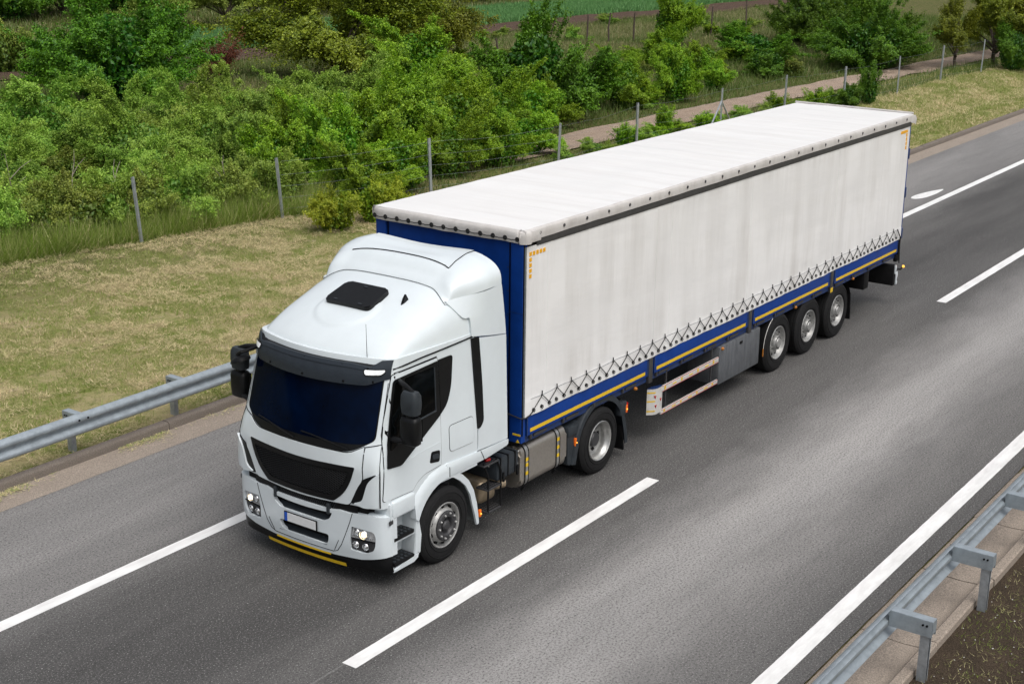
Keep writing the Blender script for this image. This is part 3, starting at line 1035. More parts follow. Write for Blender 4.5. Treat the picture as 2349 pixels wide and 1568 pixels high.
# doors with windows, trim, handles
for sd, smap in ((1, SML), (-1, SMR)):
    door = rpoly([(0.575, 2.69), (0.385, 2.1), (0.30, 1.72), (0.262, 1.20), (0.78, 1.18), (0.86, 1.26), (1.0, 1.325), (1.317, 1.35), (1.338, 2.0), (1.337, 2.725)], [0.03, 0.2, 0.1, 0.02, 0.02, 0.1, 0.1, 0.01, 0.1, 0.02], 4)
    patch('door_seal', grow(door, 0.009), smap, 0.003, 0.006, 'seam', TR, step=0.1)
    dr = patch('door', door, smap, 0.008, 0.008, 'white', TR, step=0.09)
    trim = rpoly([(0.575, 2.632), (0.435, 2.1), (0.355, 1.80), (0.325, 1.60), (0.585, 1.567), (1.335, 1.996), (1.332, 2.69), (0.87, 2.656)], [0.05, 0.2, 0.1, 0.02, 0.04, 0.0, 0.0, 0.1], 5)
    patch('window_trim', trim, smap, 0.017, 0.006, 'black', dr, step=0.1)
    gl = rpoly([(0.75, 2.615), (0.68, 2.03), (1.233, 2.085), (1.25, 2.632)], 0.025, 3)
    patch('window_glass', gl, smap, 0.021, 0.004, 'sglass', dr, step=0.1)
    gl2 = rpoly([(0.60, 2.60), (0.475, 2.15), (0.40, 1.80), (0.60, 1.86), (0.70, 2.59)], 0.03, 3)
    patch('quarter_glass', gl2, smap, 0.021, 0.004, 'sglass', dr, step=0.1)
    q_ = [smap(x, z)[0] + smap(x, z)[1] * 0.022 for x, z in ((0.68, 2.02), (0.95, 2.045), (1.25, 2.075))]
    MB().tube(q_, 0.011, 6).done('window_sill', 'grey_pl', dr)
    q_ = [smap(x, z)[0] + smap(x, z)[1] * 0.022 for x, z in ((1.262, 2.62), (1.255, 2.3), (1.245, 2.08))]
    MB().tube(q_, 0.008, 6).done('window_guide', 'grey_pl', dr)
    hd = rpoly([(1.135, 1.572), (1.097, 1.43), (1.285, 1.402), (1.298, 1.55)], 0.03, 4)
    hb = patch('door_handle', hd, smap, 0.012, 0.004, 'black', dr, step=0.05)
    patch('handle_grip', rpoly([(1.15, 1.535), (1.14, 1.475), (1.265, 1.455), (1.265, 1.515)], 0.02, 3), smap, 0.028, 0.014, 'grey_pl', dr, step=0.05)
    # crease low on the door
    q_ = [smap(x, z)[0] + smap(x, z)[1] * 0.010 for x, z in ((0.62, 1.585), (0.95, 1.63), (1.31, 1.655))]
    MB().tube(q_, 0.003, 4).done('door_crease', 'white_d', dr)
    # sleeper panel, quarter trim, locker
    qt = rpoly([(1.35, 2.695), (1.350, 2.003), (1.475, 2.098), (1.567, 2.302), (1.622, 2.70)], [0.0, 0.0, 0.1, 0.2, 0.05], 5)
    patch('quarter_trim', qt, smap, 0.010, 0.008, 'black', TR, step=0.1)
    lk = rpoly([(1.495, 1.80), (1.495, 1.46), (1.985, 1.45), (1.975, 1.80)], 0.06, 5)
    patch('locker_seal', grow(lk, 0.006), smap, 0.003, 0.004, 'seam', TR, step=0.1)
    patch('side_locker', lk, smap, 0.007, 0.006, 'white', TR, step=0.1)
    # roof gutter seam and side drip rail
    q_ = [smap(x, interp(x, [0.59, 1.06, 2.0], [2.752, 2.79, 2.83]))[0] + smap(x, 2.80)[1] * 0.004 for x in np.linspace(0.60, 2.02, 10)]
    MB().tube(q_, 0.010, 6).done('drip_rail', 'seam', TR)
    q_ = [smap(x, interp(x, [0.59, 1.33], [2.705, 2.742]))[0] + smap(x, 2.73)[1] * 0.006 for x in np.linspace(0.60, 1.33, 8)]
    MB().tube(q_, 0.006, 6).done('door_top_gap', 'seam', TR)

# roof cap
def zroof(x): return interp(x, [0.33, 0.40, 0.5, 0.62, 0.8, 1.03, 1.43, 1.8, 2.1], [2.825, 2.915, 2.99, 3.065, 3.155, 3.240, 3.382, 3.475, 3.51])
RB = 2.82
def roof_pt(u, t):
    # u in -1..1 across, t 0..1 front to back
    hmax = side_h(0.45 + t * 1.6, 2.85) - 0.02 * (1 - t)
    h = hmax * math.sin(u * math.pi / 2) if abs(u) < 1 else hmax * u
    a = min(1.0, abs(h) / hmax)
    x0 = front_x(min(abs(h), 1.0), 2.85) + 0.02 + 0.35 * max(0, abs(h) - 0.97) ** 1.0 * 1.6
    x = x0 + t * (2.07 - x0)
    xe = 0.33 + t * (2.07 - 0.33)
    n_ = lerp(4.3, 4.0, sstep(t, 0.0, 0.6))
    z = RB + (zroof(xe) - RB) * (max(0.0, 1 - a ** n_)) ** (1 / n_)
    h *= 1 - 0.06 * max(0, z - RB) / 0.6
    # shallow raised panel in front of the hatch
    d = math.hypot((x - 1.02) / 0.36, h / 0.46)
    z += 0.020 * (1 - sstep(d, 0.90, 1.0)) * (1 if x < 1.25 else 1)
    return Vector((x, YC - h, z))
tl = [0, 0.012, 0.03, 0.05, 0.08] + list(np.linspace(0.11, 1, 60))
ul = list(np.linspace(-1, 1, 97))
mb = MB(); mb.grid([[roof_pt(u, t) for u in ul] for t in tl])
mb.done('roof_cap', 'white', TR, 60)
def rz(x, h):
    best = None
    for t in np.linspace(0, 1, 60):
        p = roof_pt(2 / math.pi * math.asin(max(-1, min(1, h / 1.16))), t)
        if best is None or abs(p.x - x) < best[0]: best = (abs(p.x - x), p.z)
    return best[1]
# hatch: a slab following the roof slope
za, zb_ = rz(1.03, 0), rz(1.43, 0)
ang = math.atan2(zb_ - za, 0.40)
ht = rpoly([(-0.235, -0.365), (0.235, -0.345), (0.235, 0.345), (-0.235, 0.365)], 0.075, 5)
mb = MB(); mb.prism(ht, 'z', -0.05, 0.038, 0.012)
RY = Matrix.Rotation(-ang, 4, 'Y')
hc = Vector((1.23, YC, (za + zb_) / 2 + 0.012))
hat = mb.done('roof_hatch', 'black', TR, 40, fix=lambda c: hc + (RY @ c))
mb = MB()
for dx, dy in ((-0.19, -0.2), (-0.19, 0.2), (0.17, 0.0)):
    mb.box(dx - 0.012, dx + 0.012, dy - 0.03, dy + 0.03, 0.036, 0.046, 0.003)
mb.done('hatch_hinge', 'grey_pl', hat, 40, fix=lambda c: hc + (RY @ c))
# shark-fin and whip aerials
fx, fh = 1.36, 0.63
fz = rz(fx, fh)
mb = MB(); mb.prism([(fx - 0.05, fz - 0.02), (fx + 0.085, fz + 0.0), (fx + 0.075, fz + 0.03), (fx + 0.045, fz + 0.095), (fx + 0.03, fz + 0.10), (fx + 0.005, fz + 0.045)], 'y', YC - fh - 0.016, YC - fh + 0.016, 0.008)
mb.done('shark_fin_aerial', 'black', TR)
MB().tube([(0.50, 0.50, rz(0.5, 0.77) - 0.02), (0.49, 0.50, rz(0.5, 0.77) + 0.42)], [0.004, 0.0025], 5).done('whip_aerial', 'seam', TR)

# roof spoiler
def zsp(x): return interp(x, [1.66, 1.75, 1.84, 1.92, 1.99, 2.15, 2.40, 2.62], [3.40, 3.475, 3.555, 3.625, 3.678, 3.752, 3.812, 3.815])
def rz2(x, h):
    h = abs(h); z = 3.4
    for _ in range(6):
        hu = h / (1 - 0.06 * max(0, z - RB) / 0.6)
        x0 = front_x(min(hu, 1.0), 2.85) + 0.02 + 0.56 * max(0, hu - 0.97)
        t = clamp01((x - x0) / (2.07 - x0))
        hm = side_h(0.45 + t * 1.6, 2.85) - 0.02 * (1 - t)
        n_ = lerp(4.3, 4.0, sstep(t, 0.0, 0.6))
        z = RB + (zroof(0.33 + t * 1.74) - RB) * max(0.0, 1 - min(1, hu / hm) ** n_) ** (1 / n_)
    return z
def sp_hb(t): return lerp(1.02, 1.243, sstep(t, 0.0, 0.75))
def sp_pt(u, t):
    hb_ = sp_hb(t)
    h = hb_ * math.sin(u * math.pi / 2)
    a = min(1, abs(h) / hb_)
    x0 = 1.79 - 0.09 * sstep(abs(h), 0.72, 1.02)
    x = x0 + t * (2.565 - x0)
    xe = 1.72 + t * (2.565 - 1.72)
    zb2 = lerp(3.315, 3.405, sstep(t, 0, 0.8))
    n_ = lerp(4.2, 3.0, sstep(t, 0, 0.5))
    z = zb2 + (zsp(xe) - zb2) * (max(0, 1 - a ** n_)) ** (1 / n_)
    z -= 0.075 * max(0, 1 - (h / 0.84) ** 2) * sstep(t, 0.25, 0.75)
    zr = rz2(x0, h) + 0.012 + 1.25 * t * (x0 - 1.0) * (1 - a ** 6)
    z = lerp(zr, z, sstep(t, 0.0, 0.16))
    return Vector((x, YC - h, z))
mb = MB(); mb.grid([[sp_pt(u, t) for u in np.linspace(-1, 1, 57)] for t in np.linspace(0, 1, 26)])
mb.grid([[sp_pt(u, 0.0) + Vector((d * 0.3, -d * 0.6 * (sp_pt(u, 0.0).y - YC), -d)) for u in np.linspace(-1, 1, 57)] for d in (0, 0.03)])
mb.grid([[sp_pt(u, 1.0) + Vector((-d, 0, -d * 0.5)) for u in np.linspace(-1, 1, 57)] for d in (0, 0.06)])
mb.done('roof_spoiler', 'white', TR, 50)
MB().tube([sp_pt(u, 0.0) + Vector((-0.006, 0, -0.004)) for u in np.linspace(-0.93, 0.93, 40)], 0.003, 5).done('spoiler_gap', 'hub', TR)
# adjustable flap on the spoiler
def flap_pt(h, w):
    t0 = lerp(0.45, 0.345, (abs(h) / 0.80) ** 2)
    t = lerp(t0, 1.015, w)
    u = 2 / math.pi * math.asin(h / sp_hb(min(1, t)))
    return sp_pt(u, min(1, t)) + Vector((max(0, t - 1) * 0.9, 0, 0))
mb = MB()
hl = np.linspace(-0.80, 0.80, 25)
mb.grid([[flap_pt(h, w) + Vector((-0.004, 0, 0.012)) for h in hl] for w in np.linspace(0, 1, 9)])
fo = mb.done('spoiler_flap', 'white', TR, 50)
edge = [flap_pt(h, 0) + Vector((-0.006, 0, 0.004)) for h in hl]
MB().tube(edge, 0.007, 5).done('flap_gap', 'seam', fo)
for s in (-0.805, 0.805):
    MB().tube([flap_pt(s * 0.995, w) + Vector((0, 0, 0.004)) for w in np.linspace(0, 1, 9)], 0.005, 5).done('flap_gap', 'seam', fo)

# side fairings between cab and trailer
def fair_h(x, z):
    lo = lerp(side_h(2.05, min(z, 2.85)), 1.25, sstep(x, 1.80, 2.5))
    hi = sp_hb(clamp01((x - 1.70) / 0.865)) - 0.006
    return lerp(lo, hi, clamp01((z - 2.85) / lerp(0.47, 0.555, clamp01((x - 1.7) / 0.87))) ** 2)
for sd in (1, -1):
    f = lambda x, z, sd=sd: Vector((x, YC - sd * fair_h(x, z), z))
    g = with_normal(f, 1)
    if g(2.3, 2)[1].y * (-sd) < 0: g = with_normal(f, -1)
    up = rpoly([(1.70, 3.325), (1.80, 3.18), (1.88, 3.09), (1.985, 3.085), (1.99, 2.84), (2.655, 2.735), (2.57, 3.415)], [0.02, 0.08, 0.06, 0.02, 0.02, 0.01, 0.02], 4)
    patch('upper_side_fairing', up, g, 0.006, 0.05, 'white', TR, step=0.08)
    lo = rpoly([(2.06, 2.805), (2.075, 1.36), (2.06, 1.30), (2.715, 1.275), (2.66, 2.725)], [0.02, 0.1, 0.0, 0.01, 0.01], 4)
    patch('lower_side_fairing', lo, g, 0.004, 0.05, 'white', TR, step=0.09)
    st = rpoly([(1.985, 2.815), (2.055, 1.60), (2.12, 1.605), (2.185, 1.68), (2.165, 2.2), (2.12, 2.81)], [0.01, 0.01, 0.03, 0.1, 0.1, 0.01], 4)
    patch('air_gap_strip', st, g, 0.012, 0.02, 'black', TR, step=0.06)
    sill = rpoly([(1.40, 1.325), (1.45, 1.14), (2.25, 1.14), (2.715, 1.185), (2.715, 1.265), (2.07, 1.29)], [0.03, 0.03, 0.05, 0.04, 0.01, 0.02], 4)
    f2 = lambda x, z, sd=sd: Vector((x, YC - sd * (1.262 - 1.2 * (max(0, 1.24 - z)) ** 2 - 1.6 * max(0, z - 1.27) ** 1.5), z))
    g2 = with_normal(f2, 1)
    if g2(2.3, 1.2)[1].y * (-sd) < 0: g2 = with_normal(f2, -1)
    patch('side_sill', sill, g2, 0.006, 0.06, 'white', TR, step=0.04)
    MB().tube([f2(2.105 + 0.09 * t, 1.285 - 0.145 * t) + Vector((0, -sd * 0.008, 0)) for t in np.linspace(0, 1, 5)], 0.005, 5).done('panel_gap', 'seam', TR)
    # wheel arch flare
    arc = [(1.40 + 0.60 * math.cos(a), 0.54 + 0.60 * math.sin(a)) for a in np.radians(np.linspace(88, 160, 12))]
    fl = [(1.45, 1.325), (1.30, 1.325), (1.12, 1.315), (0.98, 1.27), (0.87, 1.19), (0.80, 1.08), (0.775, 0.95), (0.785, 0.80), (0.84, 0.76)] + list(reversed(arc)) + [(1.45, 1.14)]
    f3 = lambda x, z, sd=sd: Vector((x, YC - sd * (1.262 - 0.10 * sstep(math.hypot(x - 1.40, z - 0.54), 0.70, 0.86) ** 2), z))
    g3 = with_normal(f3, 1)
    if g3(1.0, 1.2)[1].y * (-sd) < 0: g3 = with_normal(f3, -1)
    patch('wheel_arch', fl, g3, 0.006, 0.09, 'white', TR, step=0.05)
    MB().tube([f3(1.455, z) + Vector((0, -sd * 0.008, 0)) for z in np.linspace(1.14, 1.32, 4)], 0.005, 5).done('panel_gap', 'seam', TR)
    # rear mudguard of the steer wheel
    R_ = 0.66
    cl = [(1.40, 1.165), (1.58, 1.15), (1.74, 1.08), (1.88, 0.95), (1.985, 0.78), (2.05, 0.58), (2.085, 0.40), (2.10, 0.27)]
    ya, yb = YC - sd * 1.235, YC - sd * 0.84
    mb = MB()
    mb.grid([[(x, ya, z), (x, lerp(ya, yb, 0.12), z + 0.004), (x, yb, z)] for x, z in cl])
    mb.done('mudguard_liner', 'liner', TR, 60)
    mb = MB()
    n_ = len(cl)
    inner = []
    for i, (x, z) in enumerate(cl):
        p0, p1 = cl[max(0, i - 1)], cl[min(n_ - 1, i + 1)]
        tx, tz = p1[0] - p0[0], p1[1] - p0[1]; L_ = math.hypot(tx, tz)
        w = interp(i, [0, 2, 5, 7], [0.03, 0.085, 0.085, 0.045])
        inner.append((x + tz / L_ * w, z - tx / L_ * w))
    mb.prism(cl + list(reversed(inner)), 'y', ya + sd * -0.012, ya + sd * 0.02)
    mb.done('mudguard_edge', 'white_d', TR, 40)

# bumper: shell with openings
bz0, bz1 = 0.42, 1.06
def bump_pt(h, z):
    s = 1 if h >= 0 else -1
    a = abs(h)
    x = 0.088 + 0.085 * a * a
    if a > 1.02:
        t = min(1.0, (a - 1.02) / 0.232)
        x += 0.125 * (1 - math.sqrt(max(0, 1 - t * t)))
    x += 0.05 * sstep(z, 0.97, 1.08) ** 2 + 0.035 * sstep(0.6 - z, 0.0, 0.35)
    return Vector((x, YC - s * a, z))
BM = with_normal(bump_pt, 1)
if BM(0.0, 0.7)[1].x > 0: BM = with_normal(bump_pt, -1)
outer = [(-1.252, 0.47), (-0.90, 0.39), (-0.5, 0.365), (0.5, 0.365), (0.90, 0.39), (1.252, 0.47), (1.252, 0.985), (1.06, 1.01), (0.80, 0.975), (0.62, 0.985), (0.50, 0.965), (-0.50, 0.965), (-0.62, 0.985), (-0.80, 0.975), (-1.06, 1.01), (-1.252, 0.985)]
up_in = rpoly([(-0.50, 0.925), (-0.46, 0.84), (-0.36, 0.785), (0.36, 0.785), (0.46, 0.84), (0.50, 0.925), (0.0, 0.905)], [0.02, 0.06, 0.05, 0.05, 0.06, 0.02, 0.3], 4)
lo_in = rpoly([(-0.39, 0.625), (-0.37, 0.53), (-0.29, 0.485), (0.40, 0.485), (0.43, 0.54), (0.44, 0.625)], 0.04, 4)
hl_poly = {}
for s in (1, -1):
    hl_poly[s] = rpoly([(s * 0.785, 0.815), (s * 1.09, 0.795), (s * 1.115, 0.72), (s * 1.105, 0.60), (s * 1.075, 0.535), (s * 0.98, 0.485), (s * 0.76, 0.50), (s * 0.755, 0.66)], [0.02, 0.04, 0.06, 0.06, 0.05, 0.05, 0.02, 0.05], 4)
bo = patch('bumper', outer, BM, 0.0, 0.05, 'white', TR, holes=[up_in, lo_in, hl_poly[1], hl_poly[-1]], step=0.045)
# bumper top return and inside panel
mb = MB()
hs2 = np.linspace(-1.252, 1.252, 60)
topz = [interp(abs(h), [0, 0.5, 0.62, 0.8, 1.06, 1.252], [0.965, 0.965, 0.985, 0.975, 1.01, 0.985]) for h in hs2]
mb.grid([[bump_pt(h, z) for h, z in zip(hs2, topz)], [bump_pt(h, z) + Vector((0.05, 0.03 * h, 0.012)) for h, z in zip(hs2, topz)], [bump_pt(h, z) + Vector((0.10, 0.06 * h, 0.0)) for h, z in zip(hs2, topz)]])
mb.done('bumper_top', 'white', TR, 60)
for s in (1, -1):
    # bumper side return running back to the steps
    mb = MB()
    ye = YC - s * 1.252
    mb.grid([[(x, ye + s * 0.004 * k, z) for z in np.linspace(0.47, 0.985, 6)] for k, x in enumerate((0.44, 0.40, bump_pt(1.252, 0.7).x))])
    mb.done('bumper_side', 'white_d', TR, 60)
    # seam between centre and corner of the bumper
    sp = [(s * 0.80, 0.985), (s * 0.76, 0.86), (s * 0.69, 0.68), (s * 0.63, 0.54), (s * 0.56, 0.44), (s * 0.5, 0.415)]
    MB().tube([BM(*p)[0] + BM(*p)[1] * 0.001 for p in densify(sp, 0.06)[:-6]], 0.0045, 5).done('bumper_gap', 'seam', bo)
MB().tube([BM(h, 0.412)[0] + BM(h, 0.412)[1] * 0.001 for h in np.linspace(-0.5, 0.5, 12)], 0.0045, 5).done('bumper_gap', 'seam', bo)
# dark interior behind the openings
mb = MB(); mb.box(0.20, 0.5, YC - 1.0, YC + 1.0, 0.40, 1.10)
mb.done('front_cavity', 'chassis', TR, 0)
# black joint between hood and bumper with small lattice
def strip_pt(h, z): return Vector((0.115 + 0.085 * h * h, YC - h, z))
mb = MB(); mb.grid([[strip_pt(h, z) for h in np.linspace(-0.86, 0.86, 20)] for z in (0.93, 1.09)])
mb.done('bumper_joint', 'black', TR)
mb = MB()
for h in np.arange(-0.5, 0.5, 0.03):
    mb.tube([strip_pt(h, 0.96) + Vector((-0.004, 0, 0)), strip_pt(h + 0.06, 1.08) + Vector((-0.004, 0, 0))], 0.004, 4, False)
mb.done('joint_lattice', 'grey_pl', TR, weld=False)
for s in (0.445, -0.445):
    mb = MB(); mb.box(0.085, 0.15, YC - s - 0.022, YC - s + 0.022, 0.90, 1.04, 0.012)
    mb.done('bumper_bracket', 'grey_pl', TR)
# blades inside the intakes
for z0, z1, w in ((0.775, 0.835, 0.44), (0.478, 0.535, 0.40)):
    mb = MB()
    mb.prism([(0.105, z0), (0.125, z0 - 0.01), (0.26, z1), (0.25, z1 + 0.015)], 'y', YC - w, YC + w)
    mb.done('intake_blade', 'grey_pl', TR)
# number plate
mb = MB(); mb.box(0.066, 0.082, YC - 0.277, YC + 0.277, 0.632, 0.768, 0.006)
pl_ = mb.done('number_plate', 'black', TR)
mb = MB(); mb.box(0.0625, 0.070, YC - 0.262, YC + 0.215, 0.645, 0.757)
mb.done('plate_face', 'plate', pl_)
mb = MB(); mb.box(0.0622, 0.070, YC + 0.218, YC + 0.262, 0.645, 0.757)
mb.done('plate_band', 'plate_blue', pl_)
# headlights
for s in (1, -1):
    hp = hl_poly[s]
    f4 = lambda h, z: bump_pt(h, z) + Vector((0.028, 0, 0))
    HM = with_normal(f4, 1)
    if HM(0.5, 0.7)[1].x > 0: HM = with_normal(f4, -1)
    hl_ = patch('headlight', grow(hp, 0.006), HM, 0.0, 0.0, 'hub', TR, step=0.05)
    upz = rpoly([(s * 0.789, 0.811), (s * 1.088, 0.792), (s * 1.111, 0.72), (s * 1.105, 0.652), (s * 0.760, 0.658)], 0.012, 3)
    patch('reflector', upz, HM, 0.006, 0.006, 'lamp_glass', hl_, step=0.04)
    def ringlamp(h, z, r, lit):
        p, n_ = HM(h, z)
        mb = MB(); mb.lathe([(r, 0.012), (r * 0.86, 0.022), (r * 0.80, 0.010), (r * 0.45, 0.002), (0.0, 0.0)], (0, 0, 0), 20, 'x', -1)
        q = n_.to_track_quat('X', 'Z').to_matrix() @ Matrix.Rotation(math.pi, 3, 'Z')
        pp = p + n_ * 0.006
        mb.done('lamp_ring', 'chrome', hl_, 40, fix=lambda c: pp + q @ c)
        mb = MB()
        rr = r * (0.62 if lit else 0.5)
        mb.lathe([(rr, 0.006), (rr * 0.85, 0.016), (rr * 0.5, 0.022), (0.0001, 0.024)], (0, 0, 0), 16, 'x', -1)
        mb.done('bulb', 'lamp_on' if lit else 'lamp_glass', hl_, 60, fix=lambda c: pp + q @ c)
    ringlamp(s * (0.94 if s > 0 else 0.965), 0.728, 0.062, True)
    ringlamp(s * 0.845, 0.748, 0.046, False)
    ringlamp(s * 0.83, 0.580, 0.046, False)
    ringlamp(s * 0.965, 0.578, 0.046, False)
    pp = [HM(s * h, 0.655)[0] + HM(s * h, 0.655)[1] * 0.010 for h in np.linspace(0.765, 1.105, 8)]
    MB().tube(pp, 0.009, 6).done('lamp_divider', 'seam', hl_)
    mb = MB()
    for h in np.linspace(0.79, 1.06, 11):
        p, n_ = HM(s * h, 0.683); mb.tube([p + n_ * 0.012, p + n_ * 0.012 + Vector((0, 0, 0.016))], 0.006, 5)
    mb.done('led_row', 'chrome', hl_)
    # smoked side marker on the bumper corner
    mb = MB(); mb.obox((0.335, YC - s * 1.249, 0.915), (0.085, 0.014, 0.06), Matrix.Rotation(s * 0.15, 3, 'Z'), 0.006)
    mb.done('corner_marker', 'hub', TR)
# lower black lip with yellow tapes
mb = MB()
hs3 = np.linspace(-1.245, 1.245, 50)
rows = []
for z, dx in ((0.475, 0.012), (0.40, 0.0), (0.33, 0.005), (0.25, 0.03), (0.20, 0.10)):
    rows.append([bump_pt(h, 0.5) + Vector((dx + 0.03, 0, z - 0.5 - (0.05 * (1 - sstep(abs(h), 0.5, 1.0)) if z > 0.39 else 0.0))) for h in hs3])
mb.grid(rows)
lip = mb.done('bumper_lip', 'black', TR, 50)
mb = MB()
mb.grid([[bump_pt(h, 0.5) + Vector((0.012, 0, z - 0.5)) for h in np.linspace(-0.47, 0.45, 20)] for z in (0.348, 0.372)])
mb.done('yellow_tape', 'yellow', lip)
mb = MB()
mb.grid([[bump_pt(h, 0.5) + Vector((0.024 + d, 0, z - 0.5)) for h in np.linspace(-0.66, 0.66, 26)] for z, d in ((0.232, 0.02), (0.282, 0.006))])
mb.done('yellow_tape', 'yellow', lip)

# steps at both sides
for sd in (1, -1):
    yo = YC - sd * 1.255
    yi = YC - sd * 0.98
    a, b = sorted((yo, yi))
    mb = MB(); mb.box(0.37, 0.80, a, b, 0.93, 1.165, 0.035, 3)
    mb.done('step_cover', 'white', TR, 40)
    mb = MB(); mb.box(0.325, 0.357, a + (0.004 if sd > 0 else 0), b - (0 if sd > 0 else 0.004), 0.90, 1.15, 0.012)
    mb.done('step_cover_end', 'white', TR, 40)
    yb2 = YC - sd * 1.03
    c0, c1 = sorted((yb2, yb2 + sd * 0.03))
    mb = MB(); mb.box(0.36, 0.90, c0, c1, 0.27, 0.95)
    mb.done('step_well', 'white_d', TR, 40)
    mb = MB(); mb.prism([(0.80, 0.95), (0.80, 0.55), (0.77, 0.34), (0.80, 0.27), (0.90, 0.32), (0.925, 0.55), (0.86, 0.80), (0.84, 0.95)], 'y', *sorted((yb2, yo + sd * 0.01)), 0.012)
    mb.done('step_side', 'white_d', TR, 40)
    mb = MB(); mb.prism([(0.38, 0.235), (0.38, 0.285), (0.78, 0.315), (0.86, 0.34), (0.84, 0.27), (0.76, 0.235)], 'y', *sorted((yb2, yo)), 0.01)
    mb.done('step_base', 'white_d', TR, 40)
    mb = MB(); mb.box(0.37, 0.79, *sorted((yb2, yo + sd * 0.02)), 0.60, 0.635, 0.01)
    mb.done('step_shelf', 'white_d', TR, 40)
    for zt in (0.665, 0.335):
        mb = MB(); mb.box(0.385, 0.765, *sorted((yb2 - sd * 0.0, yo - sd * 0.0)), zt - 0.03, zt + 0.02, 0.012)
        st_ = mb.done('step_tread', 'black', TR, 40)
        mb = MB()
        for i in range(5):
            for j in range(3):
                mb.lathe([(0.0, 0.024), (0.020, 0.024), (0.024, 0.018)], (0.43 + 0.07 * i, lerp(yo, yb2, 0.2 + 0.28 * j), zt), 10, 'z')
        mb.done('tread_stud', 'grey_pl', st_)
# sun visor
def vis(h, w):
    a = abs(h)
    zt = 2.815 - 0.035 * sstep(a, 0.6, 1.06) + 0.085 * sstep(a, 0.90, 1.0)
    zb = 2.585 - 0.025 * (1 - (a / 1.06) ** 2) + 0.06 * sstep(a, 0.85, 1.10)
    z = lerp(zt, zb, w)
    x = 0.235 + 0.27 * (z - 2.72) + 0.19 * a * a + 0.35 * max(0, a - 0.86) ** 1.6 * 3.0 - 0.018 * math.sin(math.pi * w)
    return Vector((x, YC - h, z))
hv = np.linspace(-1.09, 1.09, 49)
mb = MB(); mb.grid([[vis(h, w) for h in hv] for w in np.linspace(0, 1, 9)])
mb.grid([[vis(h, w) + Vector((0.02, 0, 0)) for h in hv] for w in np.linspace(0, 1, 9)])
for w in (0, 1):
    mb.grid([[vis(h, w) for h in hv], [vis(h, w) + Vector((0.02, 0, 0)) for h in hv]])
vo = mb.done('sun_visor', 'visor', TR, 50)
mb = MB(); mb.grid([[vis(h, w) + Vector((-0.010, 0, 0.004)) for h in np.linspace(-0.87, 0.87, 30)] for w in (0.0, 0.17, 0.19)])
mb.done('visor_step', 'visor', vo)
mb = MB(); mb.grid([[lerp(vis(h, 0), roof_pt(2 / math.pi * math.asin(h / 1.12), 0.0), t) + Vector((0.01, 0, -0.012)) for h in np.linspace(-1.0, 1.0, 30)] for t in (0, 1)])
mb.done('visor_mount', 'black', vo)
for h, w in ((0.88, 0.10), (0.55, 0.10), (0.0, 0.10), (-0.55, 0.10), (-0.88, 0.10), (0.6, 0.86), (0.0, 0.86), (-0.6, 0.86), (0.95, 0.9)):
    p = vis(h, w)
    mb = MB(); mb.lathe([(0.0, 0.010), (0.013, 0.008), (0.016, 0.0)], (p.x, p.y, p.z), 8, 'x', -1)
    mb.done('visor_screw', 'seam', vo)
def visz(h, z):
    a = abs(h)
    zt, zb = vis(h, 0).z, vis(h, 1).z
    return vis(h, (zt - z) / (zt - zb))
for s in (1, -1):
    def VL(h, z, o): return visz(s * h, z) + Vector((-o, -s * o * 0.6, 0.0))
    mb = MB(); mb.grid([[VL(lerp(a, b, t), z, 0.014) for t in np.linspace(0, 1, 8)] for z, a, b in ((2.765, 0.85, 1.045), (2.750, 0.845, 1.05), (2.722, 0.855, 1.04), (2.708, 0.875, 1.01))])
    mb.done('marker_lamp', 'lamp_white', vo)
    MB().tube([VL(h, z, 0.012) for h, z in ((0.84, 2.770), (0.95, 2.772), (1.055, 2.768), (1.05, 2.735), (1.015, 2.702), (0.95, 2.700), (0.87, 2.700), (0.84, 2.735), (0.84, 2.770))], 0.005, 5).done('lamp_bezel', 'seam', vo)

